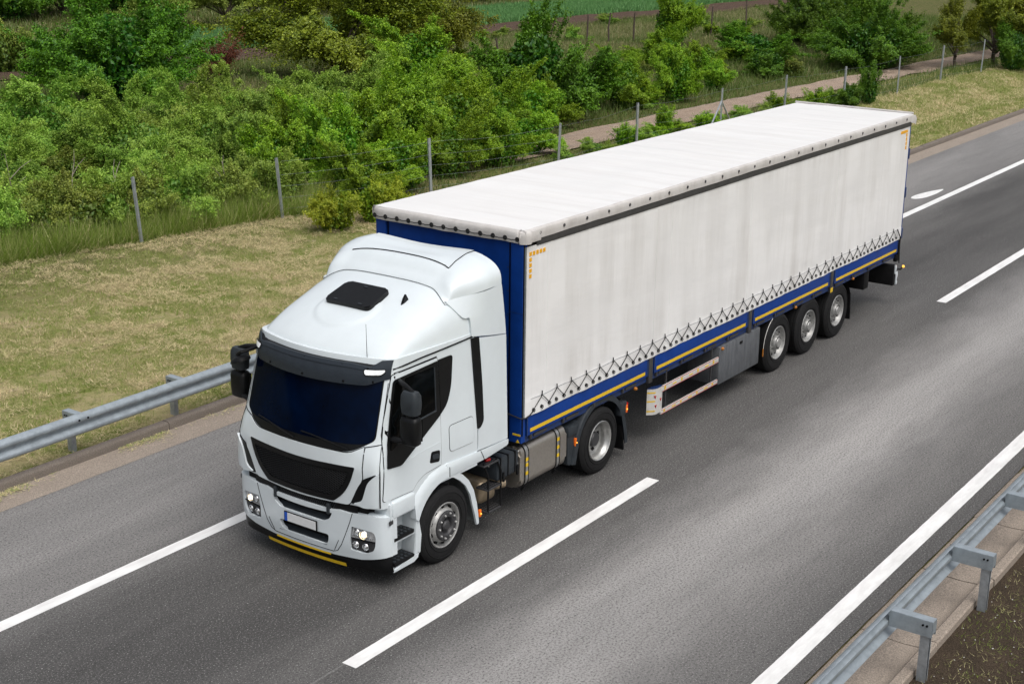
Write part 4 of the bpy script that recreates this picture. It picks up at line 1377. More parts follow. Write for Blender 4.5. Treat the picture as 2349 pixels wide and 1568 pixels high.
# mirrors
for sd in (1, -1):
    yo = YC - sd * 1.275
    def Y(d): return yo - sd * (d - (0.0 if sd > 0 else 0.04))
    mx0 = 0.50
    mo = MB()
    def hull(rows):
        mb = MB()
        rings = []
        for (z, w, d, sh) in rows:
            ring_ = []
            for k in range(20):
                a = 2 * math.pi * k / 20
                ca, sa = math.cos(a), math.sin(a)
                ex = abs(ca) ** 0.55 * (1 if ca > 0 else -1); ey = abs(sa) ** 0.55 * (1 if sa > 0 else -1)
                ring_.append((mx0 + sh + ex * d, Y(0.16) + ey * w, z))
            rings.append(ring_ + [ring_[0]])
        mb.grid(rings)
        mb.bm.faces.new([mb.bm.verts.new(p) for p in rings[0][:-1]])
        mb.bm.faces.new([mb.bm.verts.new(p) for p in rings[-1][:-1]])
        return mb
    lowm = hull([(1.915, 0.100, 0.050, 0.0), (1.935, 0.122, 0.075, 0.0), (2.06, 0.130, 0.086, 0.0), (2.21, 0.128, 0.084, 0.0), (2.255, 0.118, 0.072, 0.005), (2.27, 0.09, 0.05, 0.01)])
    mo_ = lowm.done('mirror', 'black', TR, 50)
    hull([(2.285, 0.085, 0.05, 0.01), (2.30, 0.11, 0.075, 0.01), (2.42, 0.122, 0.088, 0.01), (2.53, 0.118, 0.080, 0.01), (2.575, 0.095, 0.055, 0.01)]).done('mirror_cover', 'grey_pl', mo_, 50)
    MB().tube([(mx0 + 0.01, Y(0.16), 2.2), (mx0 + 0.01, Y(0.16), 2.36)], 0.065, 10).done('mirror_neck', 'black', mo_)
    ra = spoint(0.66, 2.60, sd)
    MB().tube([ra, (0.60, Y(-0.04), 2.605), (0.54, Y(0.08), 2.60), (mx0 + 0.02, Y(0.18), 2.56)], [0.035, 0.034, 0.030, 0.028], 10).done('mirror_arm', 'black', mo_)
    ra = spoint(0.46, 1.93, sd)
    MB().tube([ra, (0.45, Y(0.05), 1.96), (0.48, Y(0.14), 1.94)], [0.045, 0.035, 0.03], 10).done('mirror_arm', 'black', mo_)
    mb = MB(); mb.box(mx0 + 0.075, mx0 + 0.092, *sorted((Y(0.05), Y(0.27))), 1.95, 2.23, 0.01)
    mb.done('mirror_glass', 'sglass', mo_)
# kerb mirror on the far side in front of the A pillar
mb = MB(); mb.lathe([(0.0, 0.07), (0.08, 0.055), (0.13, 0.02), (0.14, -0.02), (0.0, -0.03)], (0, 0, 0), 18, 'z')
mb.done('kerb_mirror', 'black', TR, 50, fix=lambda c: Vector((0.40, YC + 1.27, 2.46)) + Vector((c.x * 0.9, c.y, c.z * 1.0 - c.y * 0.35)))
MB().tube([fpoint(-1.12, 2.62), (0.36, YC + 1.22, 2.58), (0.38, YC + 1.30, 2.53)], 0.025, 8).done('kerb_mirror_arm', 'black', TR)

# ---- wheels
def wheel(parent, x, yo, R, w, sd, kind):
    """yo: outer face plane, sd=1 left side (outside = -y)"""
    z = R - 0.012
    c = (x, yo, z)
    s = sd   # inward is +y for the left side
    rb = 0.298
    pr = [(rb - 0.012, 0.03), (rb + 0.012, 0.012), (rb + 0.06, 0.004), (R - 0.11, 0.0), (R - 0.05, 0.006), (R - 0.022, 0.022), (R - 0.006, 0.042)]
    k = 5
    span = w - 0.084
    for i in range(k):
        a0 = 0.042 + span * i / k; a1 = 0.042 + span * (i + 1) / k
        pr += [(R, a0 + 0.004), (R, a1 - 0.008)]
        if i < k - 1: pr += [(R - 0.016, a1 - 0.004), (R - 0.016, a1)]
    pr += [(R - 0.006, w - 0.042), (R - 0.03, w - 0.01), (R - 0.11, w), (rb, w - 0.02)]
    mb = MB(); mb.lathe(pr, c, 56, 'y', s)
    ty = mb.done('tyre', 'rubber', parent, 40)
    # raised sidewall rings
    mb = MB()
    for r_ in (rb + 0.045, R - 0.075):
        mb.lathe([(r_ - 0.006, 0.004), (r_ - 0.003, -0.003), (r_ + 0.003, -0.003), (r_ + 0.006, 0.004)], c, 48, 'y', s)
    mb.done('sidewall_ring', 'rubber', ty)
    if kind == 'steer':
        pr = [(rb, 0.035), (rb + 0.004, 0.010), (rb - 0.006, 0.004), (rb - 0.018, 0.014), (rb - 0.030, 0.055), (0.252, 0.075), (0.225, 0.030), (0.205, 0.004), (0.19, -0.004)]
        mb = MB(); mb.lathe(pr, c, 48, 'y', s); rim = mb.done('rim', 'steel2', parent, 30)
        for i in range(10):
            a = 2 * math.pi * (i + 0.5) / 10
            cc = (x + 0.240 * math.cos(a), yo + s * 0.052, z + 0.240 * math.sin(a))
            mb = MB(); mb.lathe([(0.0, -0.016), (0.024, -0.016), (0.024, 0.01)], cc, 10, 'y', s); mb.done('vent_hole', 'seam', rim)
        mb = MB(); mb.lathe([(0.198, 0.0), (0.198, -0.022), (0.188, -0.030), (0.125, -0.030), (0.112, -0.018), (0.10, 0.02), (0.075, 0.03), (0.07, -0.01), (0.05, -0.03), (0.0, -0.035)], c, 36, 'y', s)
        hub = mb.done('hub', 'hub', parent, 30)
        for i in range(10):
            a = 2 * math.pi * i / 10
            cc = (x + 0.163 * math.cos(a), yo - s * 0.030, z + 0.163 * math.sin(a))
            mb = MB(); mb.lathe([(0.0, -0.026), (0.010, -0.024), (0.016, -0.016), (0.017, 0.004)], cc, 8, 'y', s); mb.done('wheel_nut', 'steel', hub)
    elif kind == 'drive':
        pr = [(rb, 0.035), (rb + 0.006, 0.010), (rb - 0.004, 0.003), (rb - 0.016, 0.014), (rb - 0.026, 0.05), (0.262, 0.062), (0.252, 0.10), (0.248, 0.150), (0.225, 0.158), (0.205, 0.148), (0.150, 0.172), (0.0, 0.172)]
        mb = MB(); mb.lathe(pr, c, 48, 'y', s); rim = mb.done('rim', 'steel', parent, 30)
        for i in range(8):
            a = 2 * math.pi * (i + 0.3) / 8
            cc = (x + 0.182 * math.cos(a), yo + s * 0.158, z + 0.182 * math.sin(a))
            mb = MB(); mb.lathe([(0.0, -0.006), (0.031, -0.006), (0.034, 0.01)], cc, 12, 'y', s); mb.done('vent_hole', 'seam', rim)
        mb = MB(); mb.lathe([(0.115, 0.172), (0.112, 0.11), (0.095, 0.085), (0.0, 0.08)], c, 28, 'y', s); mb.done('hub', 'hub', parent, 30)
    else:
        pr = [(rb, 0.035), (rb + 0.006, 0.010), (rb - 0.004, 0.003), (rb - 0.016, 0.014), (rb - 0.030, 0.07), (0.25, 0.092), (0.19, 0.082), (0.175, 0.070), (0.0, 0.070)]
        mb = MB(); mb.lathe(pr, c, 44, 'y', s); rim = mb.done('rim', 'steel2', parent, 30)
        for i in range(10):
            a = 2 * math.pi * i / 10
            cc = (x + 0.222 * math.cos(a), yo + s * 0.074, z + 0.222 * math.sin(a))
            mb = MB(); mb.lathe([(0.0, -0.004), (0.020, -0.004), (0.022, 0.008)], cc, 8, 'y', s); mb.done('vent_hole', 'seam', rim)
            cc = (x + 0.168 * math.cos(a + 0.3), yo + s * 0.066, z + 0.168 * math.sin(a + 0.3))
            mb = MB(); mb.lathe([(0.0, -0.042), (0.013, -0.040), (0.017, -0.02), (0.018, 0.004)], cc, 8, 'y', s); mb.done('wheel_nut', 'steel', rim)
        mb = MB(); mb.lathe([(0.128, 0.07), (0.128, 0.02), (0.118, 0.0), (0.085, -0.004), (0.078, -0.02), (0.0, -0.024)], c, 30, 'y', s); hub = mb.done('hub', 'steel2', parent, 30)
        mb = MB()
        for i in range(18):
            a = 2 * math.pi * i / 18
            mb.obox((x + 0.104 * math.cos(a), yo - s * 0.0015, z + 0.104 * math.sin(a)), (0.030, 0.012, 0.007), Matrix.Rotation(-a, 3, 'Y'))
        mb.done('hub_slot', 'seam', hub)

wheel(TR, 1.40, 0.035, 0.505, 0.31, 1, 'steer')
wheel(TR, 1.40, 2.515, 0.505, 0.31, -1, 'steer')
wheel(TR, 5.08, 0.035, 0.505, 0.30, 1, 'drive')
wheel(TR, 5.08, 2.515, 0.505, 0.30, -1, 'drive')
for yy in (0.37, 1.88):
    mb = MB(); mb.lathe([(0.29, 0.0), (0.40, -0.006), (0.47, 0.0), (0.50, 0.035), (0.50, 0.27), (0.47, 0.30), (0.3, 0.30)], (5.08, yy, 0.493), 40, 'y', 1)
    mb.done('inner_tyre', 'rubber', TR, 40)
# ---- chassis and side equipment
mb = MB()
for ya in (0.86, 1.61):
    mb.box(0.6, 6.0, ya, ya + 0.08, 0.72, 0.99)
for xa in (2.2, 3.2, 4.2, 5.8):
    mb.box(xa, xa + 0.1, 0.94, 1.61, 0.76, 0.96)
mb.done('chassis_frame', 'chassis', TR, 0)
for xa, ya in ((1.40, 0.34), (5.08, 0.30)):
    MB().tube([(xa, ya, 0.493), (xa, 2.55 - ya, 0.493)], 0.08, 10).done('axle', 'chassis', TR)
mb = MB(); mb.box(0.6, 2.0, 0.55, 2.0, 0.45, 1.10, 0.06); mb.done('engine_block', 'chassis', TR)
mb = MB(); mb.box(4.2, 5.5, 0.55, 2.0, 1.0, 1.05, 0.01); mb.done('fifth_wheel_plate', 'chassis', TR)
mb = MB(); mb.box(2.05, 2.12, 0.1, 2.45, 1.15, 2.9); mb.done('cab_back_wall', 'chassis', TR)
# battery box
mb = MB(); mb.box(2.53, 3.02, 0.05, 0.80, 0.70, 1.01, 0.03); bb = mb.done('battery_box', 'grey_pl', TR)
for xa in (2.60, 2.77, 2.93):
    mb = MB(); mb.box(xa - 0.012, xa + 0.012, 0.038, 0.80, 0.715, 1.022, 0.006); mb.done('box_rib', 'black', bb)
for xa in (2.66, 2.98):
    mb = MB(); mb.box(xa - 0.02, xa + 0.02, 0.03, 0.055, 0.66, 0.80, 0.008); mb.done('box_latch', 'black', bb)
for za in (0.78, 0.95):
    MB().tube([(3.01, 0.12, za), (3.06, 0.10, za), (3.08, 0.09, za + 0.02)], 0.012, 6).done('air_coupling', 'steel', bb)
# fuel tank with straps
tp_ = rpoly([(0.06, 0.40), (0.06, 1.0), (0.70, 1.0), (0.70, 0.40)], 0.13, 7)
mb = MB(); mb.prism(tp_, 'x', 3.06, 4.20, 0.035); tk = mb.done('fuel_tank', 'tank', TR, 40)
tk2 = grow(tp_, 0.006)
for xa in (3.22, 3.98):
    mb = MB(); mb.prism(tk2, 'x', xa - 0.033, xa + 0.033); so = mb.done('tank_strap', 'steel', tk, 40)
    for d in (-0.04, 0.04):
        mb = MB(); mb.prism(grow(tp_, 0.009), 'x', xa + d - 0.008, xa + d + 0.008); mb.done('strap_edge', 'seam', tk, 40)
    for za in ((0.60, 0.72, 0.80) if xa < 3.5 else (0.62, 0.74, 0.86)):
        mb = MB(); mb.box(xa - 0.028, xa + 0.028, 0.0505, 0.056, za - 0.024, za + 0.024); mb.done('yellow_reflector', 'yellow', so)
    MB().tube([(xa, 0.10, 0.40), (xa, 0.14, 0.33)], 0.018, 6).done('strap_foot', 'black', tk)
mb = MB(); mb.lathe([(0.07, 0.0), (0.07, 0.05), (0.06, 0.065), (0.0, 0.065)], (3.62, 0.28, 0.995), 18, 'z'); mb.done('tank_cap', 'black', tk)
# ladder behind the cab
ld = MB()
ld.tube([(2.22, 0.05, 1.05), (2.30, 0.03, 0.86), (2.30, 0.03, 0.66), (2.30, 0.03, 0.34)], 0.014, 7)
ld.tube([(2.50, 0.05, 1.05), (2.58, 0.03, 0.86), (2.58, 0.03, 0.66), (2.58, 0.03, 0.34)], 0.014, 7)
lo_ = ld.done('ladder_frame', 'chassis', TR)
for za in (1.02, 0.66, 0.345):
    xo = -0.08 if za > 1 else 0
    mb = MB(); mb.box(2.28 + xo, 2.60 + xo, 0.02, 0.22, za - 0.012, za + 0.012, 0.008); rg = mb.done('ladder_tread', 'hub', lo_)
    mb = MB()
    for i in range(7):
        for j in range(4):
            mb.box(2.305 + xo + i * 0.04, 2.328 + xo + i * 0.04, 0.035 + j * 0.046, 0.06 + j * 0.046, za + 0.010, za + 0.0145)
    mb.done('tread_slot', 'chassis', rg)
MB().tube([(2.33, 0.10, 1.06), (2.40, 0.08, 1.06)], 0.022, 8).done('red_coupling', 'red', TR)
MB().tube([(2.38, 0.10, 1.04), (2.40, 0.12, 1.0), (2.42, 0.11, 0.94)], 0.012, 6).done('air_hose', 'steel', TR)
mb = MB(); mb.box(2.36, 2.74, 0.20, 0.78, 0.36, 0.70, 0.09, 4); mb.done('silencer', 'exhaust', TR, 50)
MB().tube([(2.68, 0.26, 0.55), (2.78, 0.22, 0.55), (2.86, 0.19, 0.55)], 0.070, 18, False).done('exhaust_pipe', 'exhaust', TR)
MB().lathe([(0.068, 0.0), (0.076, 0.006), (0.068, 0.012), (0.058, 0.0), (0.055, -0.06), (0.0, -0.06)], (2.855, 0.195, 0.55), 20, 'x').done('exhaust_tip', 'hub', TR)
# side marker lamps
def marker(parent, x, y, z, w=0.045, h=0.10):
    mb = MB(); mb.box(x - w / 2, x + w / 2, y - 0.012, y + 0.02, z - h / 2, z + h / 2, 0.006)
    o = mb.done('side_marker', 'orange', parent)
    mb = MB(); mb.lathe([(0.0001, 0.014), (0.010, 0.012), (0.014, 0.0)], (x + 0.006, y - 0.010, z - 0.008), 10, 'y', -1)
    mb.done('marker_bulb', 'orange_on', o)
marker(TR, 2.155, 0.055, 0.385)
marker(TR, 4.42, 0.045, 0.68, 0.05, 0.12)
# drive wheel mudguard
arc = [(5.08 + 0.615 * math.cos(a), 0.50 + 0.60 * math.sin(a)) for a in np.radians(np.linspace(170, 15, 26))]
arc = [(4.405, 0.34)] + arc + [(5.74, 0.42), (5.77, 0.24)]
mb = MB()
rows = []
for d, ya in ((0.0, 0.045), (-0.004, 0.03), (0.075, 0.03), (0.085, 0.05), (0.085, 0.66)):
    rr = []
    for i, (x, z) in enumerate(arc):
        p0, p1 = arc[max(0, i - 1)], arc[min(len(arc) - 1, i + 1)]
        tx, tz = p1[0] - p0[0], p1[1] - p0[1]; L_ = math.hypot(tx, tz)
        rr.append((x - tz / L_ * d, ya, z + tx / L_ * d))
    rows.append(rr)
mb.grid(rows); mb.done('drive_mudguard', 'grey_pl', TR, 50)
mb = MB(); mb.prism(rpoly([(4.22, 0.90), (4.50, 0.99), (4.52, 0.80), (4.44, 0.62), (4.42, 0.35), (4.24, 0.37)], 0.03), 'y', 0.06, 0.62, 0.015); mb.done('mudguard_front', 'grey_pl', TR, 40)
mb = MB(); mb.box(4.22, 4.45, 0.04, 0.30, 0.80, 0.95, 0.02); mb.done('mudguard_bracket', 'grey_pl', TR)
mb = MB(); mb.prism([(5.70, 0.55), (5.73, 0.50), (5.80, 0.13), (5.77, 0.13)], 'y', 0.06, 0.66); mb.done('mud_flap', 'chassis', TR)
mb = MB(); mb.box(5.60, 5.78, 0.02, 0.12, 0.72, 0.93, 0.02); mb.done('tail_lamp_box', 'grey_pl', TR)
marker(TR, 5.77, 0.03, 0.80, 0.05, 0.12)
mb = MB(); mb.box(5.795, 5.81, 0.02, 0.10, 0.73, 0.89, 0.005); mb.done('tail_lamp', 'red', TR)

# ------------------------------------------------------------------ curtain-sided semi trailer
X0, X1 = 3.02, 16.61
TL = thing('semi_trailer', (12.31, YC, 0), 'long curtain-sided semi-trailer with off-white tarpaulin and blue lower side boards', 'trailer')
def tf(c):
    return Vector((c.x, c.y, c.z - 0.0035 * (c.x - 3.0)))
rt = random.Random(11)

# roof tarpaulin with sagging bows
def roofz(x, y):
    e = min(1, min(y, 2.55 - y) / 0.25) if 0 < y < 2.55 else 0
    e = max(0, e)
    bows = 0.5 - 0.5 * math.cos(2 * math.pi * (x - X0) / 0.68)
    return 4.018 + e * (0.014 * bows * float(vnoise(x * 0.7, y * 0.6, 21, 2)) * 1.6 - 0.006 + 0.018 * (float(vnoise(x * 0.8, y * 2.0, 22, 3)) - 0.5))
xs_r = list(np.linspace(X0, X1, 150))
rows = []
for x in xs_r:
    wv = 0.010 * (float(vnoise(x * 2.2, 0.0, 23, 3)) - 0.5)
    wb = 0.018 * (float(vnoise(x * 1.9, 4.0, 24, 3)) - 0.5)
    row = [(x, -0.018 + wv, 3.872 + wb), (x, -0.022 + wv, 3.93), (x, -0.020, 3.985 + wv), (x, -0.008, 4.008 + wv), (x, 0.02, 4.017 + wv)]
    for y in np.linspace(0.08, 2.47, 22):
        row.append((x, y, roofz(x, y)))
    row += [(x, 2.53, 4.017 + wv), (x, 2.558, 4.008), (x, 2.570, 3.985), (x, 2.572, 3.93), (x, 2.568, 3.872)]
    rows.append(row)
mb = MB(); mb.grid([[p for p in r[4:-4]] for r in rows])
roof = mb.done('roof_tarp', 'tarp_roof', TL, 180, fix=tf)
mb = MB(); mb.grid([r[:5] for r in rows]); mb.grid([r[-5:] for r in rows])
sk = mb.done('roof_skirt', 'tarp_rim', TL, 180, fix=tf)
# front skirt with rounded left corner
ysk = list(np.linspace(0.06, 2.49, 40))
mb = MB()
def fs(y, k):
    w = 0.010 * (float(vnoise(y * 3, 1.0, 25, 3)) - 0.5)
    dx, z = [(0.02, 4.017), (-0.012, 4.006), (-0.030, 3.975), (-0.034 + w, 3.93), (-0.028 + w, 3.845 + 2 * w)][k]
    return (X0 + dx, y, z)
left = []
for k in range(5):
    dx, z = [(0.02, 4.017), (-0.012, 4.006), (-0.030, 3.975), (-0.034, 3.93), (-0.028, 3.835)][k]
    r_ = 0.085 + (-dx if dx < 0 else -0.04)
    cl = []
    for a in np.linspace(0, math.pi / 2, 7):
        cl.append((X0 + 0.085 - r_ * math.cos(a) - 0.0, 0.062 - r_ * math.sin(a) + (0.02 if k == 0 else 0.0), z))
    left.append(cl)
mb.grid([list(reversed(left[k])) + [fs(y, k) for y in ysk] + [(X0 + 0.02, 2.565, fs(2.5, k)[2])] for k in range(5)])
mb.done('front_skirt', 'tarp_rim', TL, 180, fix=tf)
mb = MB(); mb.box(X0 + 0.06, X0 + 0.34, -0.031, -0.012, 3.84, 3.995, 0.012)
mb.done('skirt_corner_patch', 'tarp_rim', TL, 40, fix=tf)
# rear roof edge profile and torn corner
MB().tube([tf(Vector((X1 - 0.01, -0.01, 4.03))), tf(Vector((X1 - 0.01, 2.56, 4.03)))], 0.022, 8).done('rear_roof_rail', 'tarp_rim', TL)
mb = MB(); mb.grid([[(16.42, -0.026, 3.99), (16.56, -0.035, 4.0), (16.68, -0.03, 3.99)], [(16.42, -0.024, 3.90), (16.57, -0.055, 3.92), (16.72, -0.05, 3.91)], [(16.47, -0.022, 3.855), (16.60, -0.05, 3.83), (16.71, -0.04, 3.79)]])
mb.done('torn_tarp_corner', 'tarp_rim', TL, 180, fix=tf)

# eyelets of the roof skirt
def ring_part(name, c, axis, sgn, r, mat, parent):
    mb = MB(); mb.lathe([(r, 0.0), (r * 0.98, 0.006), (r * 0.75, 0.010), (r * 0.52, 0.004), (0.0, 0.001)], (0, 0, 0), 10, axis, sgn)
    o = mb.done(name, mat, parent, 40)
    o.location = Vector(c) - WL.get(parent, Vector())
    return o
e0 = None
for i in range(24):
    p = tf(Vector((3.34 + 0.5605 * i, -0.024, 3.945)))
    if e0 is None:
        e0 = ring_part('eyelet', p, 'y', -1, 0.024, 'hub', TL)
    else:
        c = copy_part(e0, TL, (0, 0, 0)); c.location = p - WL[TL]
e1 = None
fe = [2.50, 2.307, 2.102, 1.90, 1.70, 1.50, 1.297, 1.092, 0.89, 0.685, 0.48, 0.285, 0.09]
for y in fe:
    p = Vector((X0 - 0.036, y, 3.897))
    if e1 is None: e1 = ring_part('front_eyelet', p, 'x', -1, 0.034, 'rope', TL)
    else:
        c = copy_part(e1, TL, (0, 0, 0)); c.location = p - WL[TL]
pts = []
for a, b in zip(fe, fe[1:]):
    for t in (0, 0.5):
        pts.append((X0 - 0.045, lerp(a, b, t), 3.897 - (0.012 if t else 0)))
pts.append((X0 - 0.045, fe[-1], 3.897))
MB().tube(pts, 0.006, 5).done('customs_cord', 'rope', TL)
for i in range(24):
    if i % 3 == 0 or rt.random() < 0.4:
        x = 3.345 + 0.5605 * i
        MB().tube([tf(Vector((x, -0.023, 3.94))), tf(Vector((x + 0.005, -0.021, 3.905)))], 0.006, 4).done('rust_stain', 'rust', sk)

# dark top rail and side curtain
mb = MB(); mb.box(3.30, 16.56, -0.008, 0.05, 3.775, 3.885, 0.004); mb.done('curtain_rail', 'band', TL, fix=tf)
mb = MB(); mb.box(3.10, 16.56, 2.50, 2.558, 3.775, 3.885, 0.004); mb.done('curtain_rail', 'band', TL, fix=tf)
zc_ = np.concatenate([np.linspace(1.455, 1.70, 9), np.linspace(1.74, 3.79, 22)])
xc_ = np.linspace(3.055, 16.535, 190)
def curt(x, z):
    f = 0.010 * (float(vnoise(x * 0.55, z * 0.5, 41, 3)) - 0.5) * 2 + 0.004 * (float(vnoise(x * 3.0, z * 0.3, 42, 2)) - 0.5) * 2
    low = sstep(1.95 - z, 0, 0.5)
    f += low * 0.012 * (float(vnoise(x * 2.6, z * 1.5, 43, 2)) - 0.5) * 2
    e = sstep(x, 3.055, 3.3) * sstep(16.53 - x, 0, 0.25) * sstep(3.79 - z, 0, 0.2)
    y = 0.004 + f * e
    if z < 1.69: y -= 0.008
    return (x, y, z - (0.004 * (0.5 - 0.5 * math.cos(2 * math.pi * (x - 3.24) / 0.372)) if z < 1.5 else 0))
mb = MB(); mb.grid([[curt(x, z) for x in xc_] for z in zc_])
cur = mb.done('side_curtain', 'tarp_side', TL, 180, fix=tf)
mb = MB(); mb.grid([[(x, 2.548 - 0.01 * float(vnoise(x, z, 44, 2)), z) for x in np.linspace(3.055, 16.535, 60)] for z in np.linspace(1.45, 3.79, 12)])
mb.done('side_curtain', 'tarp_side', TL, 180, fix=tf)
# vertical welded seams of the curtain
for x in (3.62, 6.50, 6.95, 9.6, 13.1):
    mb = MB(); mb.grid([[(x + d, curt(x, z)[1] - o, z) for d, o in ((-0.055, 0.0), (-0.053, 0.0035), (0.053, 0.0035), (0.055, 0.0))] for z in np.linspace(1.70, 3.775, 24)])
    mb.done('curtain_seam', 'tarp_side', cur, 40, fix=tf)
# front edge roller pole
MB().tube([tf(Vector((3.052, 0.004, 1.46))), tf(Vector((3.052, 0.004, 3.79)))], 0.016, 8).done('curtain_pole', 'wire', TL)
mb = MB(); mb.box(3.026, 3.040, 0.004, 0.03, 1.2, 3.85); mb.done('pole_recess', 'seam', TL, fix=tf)
# amber reflective corner marks
def amark(x, z, w, h):
    mb = MB(); mb.box(x, x + w, curt(x, z)[1] - 0.0065, curt(x, z)[1] + 0.004, z, z + h)
    return mb.done('reflective_mark', 'amber_mark', cur, 0, fix=tf)
for i in range(5):
    amark(3.135 + 0.078 * i, 3.66, 0.052, 0.052)
for i in range(4):
    amark(3.135, 3.66 - 0.074 * (i + 1), 0.052, 0.050)
for i in range(5):
    amark(16.05 + 0.076 * i, 3.665, 0.062, 0.055)
for i in range(4):
    amark(16.354, 3.665 - 0.085 * (i + 1), 0.06, 0.07)

# tensioning: hooks, V ropes, hem eyelets, wire
hooks = [3.435 + 0.3716 * i for i in range(35)]
m1 = MB(); m1.tube([(0, -0.012, -0.035), (0, -0.020, 0.0), (0.004, -0.014, 0.038)], 0.0085, 6)
hk0 = m1.done('hook', 'rope', TL)
for i, x in enumerate(hooks):
    o = hk0 if i == 0 else copy_part(hk0, TL, (0, 0, 0))
    j = rt.uniform(-0.01, 0.01)
    p = tf(Vector((x + j, curt(x, 1.72)[1] - 0.004, 1.705)))
    o.location = p - WL[TL]
    o.rotation_euler = (0, rt.uniform(-0.15, 0.15), 0)
    yl = curt(x, 1.6)[1] - 0.018
    a = tf(Vector((x - 0.186, yl + 0.004, 1.535))); b = tf(Vector((x, yl - 0.006, 1.69))); c = tf(Vector((x + 0.186, yl + 0.004, 1.535)))
    MB().tube([a, b], 0.0065, 5).done('rope', 'rope', TL)
    MB().tube([b, c], 0.0065, 5).done('rope', 'rope', TL)
m1 = MB()
m1.lathe([(0.026, 0.0), (0.024, 0.010), (0.012, 0.012), (0.0, 0.012)], (0, 0, 0), 10, 'y', -1)
m1.tube([(-0.008, -0.012, 0.006), (0.016, -0.020, 0.012), (0.024, -0.020, -0.012), (0.010, -0.018, -0.030), (-0.008, -0.014, -0.02)], 0.006, 5)
h0 = m1.done('hem_eyelet', 'rope', TL)
k = 0
x = 3.249
while x < 16.42:
    o = h0 if k == 0 else copy_part(h0, TL, (0, 0, 0))
    o.location = tf(Vector((x, curt(x, 1.53)[1] - 0.003, 1.525))) - WL[TL]
    o.rotation_euler = (0, rt.uniform(-0.3, 0.3), 0)
    k += 1; x += 0.1858
MB().tube([tf(Vector((x, curt(x, 1.70)[1] - 0.011, 1.683 + 0.006 * math.sin(x * 8.45)))) for x in np.arange(3.2, 16.45, 0.12)], 0.0032, 4, False).done('tension_wire', 'wire', TL)
# cord wrapping round the front corner post
MB().tube([tf(Vector(p)) for p in ((3.25, -0.012, 1.50), (3.16, -0.02, 1.465), (3.06, -0.02, 1.455), (3.005, 0.02, 1.455), (3.0, 0.25, 1.49), (3.0, 0.6, 1.50))], 0.009, 6).done('front_cord', 'rope', TL)
# loose straps hanging at the rear
MB().tube([tf(Vector(p)) for p in ((16.25, -0.03, 1.70), (16.42, -0.035, 1.52), (16.46, -0.03, 1.25), (16.50, -0.03, 0.95))], 0.013, 6).done('rear_strap', 'rope', TL)
mb = MB(); mb.box(16.43, 16.56, 0.0, 0.08, 0.93, 1.08, 0.02); mb.done('strap_buckle', 'chassis', TL)
for xx in (16.50, 16.55):
    mb = MB(); mb.box(xx, xx + 0.02, 0.0, 0.03, 1.08, 1.52); mb.done('rear_rod', 'chassis', TL, fix=tf)

# blue side boards
for x0, x1 in ((3.147, 6.335), (6.53, 9.665), (9.875, 13.05), (13.275, 16.47)):
    mb = MB(); mb.box(x0, x1, 0.012, 0.05, 1.165, 1.50, 0.004); sb = mb.done('side_board', 'blue', TL, fix=tf)
    mb = MB(); mb.box(x0 + 0.075, x1 - 0.075, 0.008, 0.02, 1.207, 1.257); mb.done('yellow_tape', 'yellow', sb, fix=tf)
    for xe_ in (x0, x1 - 0.02):
        mb = MB(); mb.box(xe_, xe_ + 0.02, 0.009, 0.02, 1.17, 1.44); mb.done('board_edge', 'blue2', sb, fix=tf)
    mb = MB(); mb.box(x0, x1, 2.50, 2.54, 1.165, 1.50, 0.004); mb.done('side_board', 'blue', TL, fix=tf)
    n_ = 4
    for i in range(n_):
        xa = x0 + (x1 - x0) * (i + 0.5) / n_
        mb = MB(); mb.box(xa - 0.19, xa + 0.12, 0.035, 0.075, 1.095, 1.14, 0.006); mb.done('lashing_rail', 'band', TL, fix=tf)
        mb = MB(); mb.box(xa - 0.30, xa - 0.255, 0.02, 0.075, 1.085, 1.185, 0.008); mb.done('hinge', 'hub', TL, fix=tf)
for xm in (6.432, 9.77, 13.162):
    mb = MB(); mb.box(xm - 0.055, xm + 0.055, 0.006, 0.07, 1.04, 1.50, 0.006); po = mb.done('stanchion', 'band', TL, fix=tf)
    mb = MB(); mb.box(xm - 0.075, xm - 0.058, 0.016, 0.03, 1.16, 1.46); mb.done('stanchion_edge', 'blue2', TL, fix=tf)
mb = MB(); mb.box(13.11, 13.215, 0.0035, 0.010, 1.035, 1.12); mb.done('yellow_tape', 'yellow', TL, 0, fix=tf)
for ya, yb in ((0.055, 0.12), (2.43, 2.495)):
    mb = MB(); mb.box(3.1, 16.5, ya, yb, 1.06, 1.165); mb.done('outer_frame', 'blue2', TL, fix=tf)

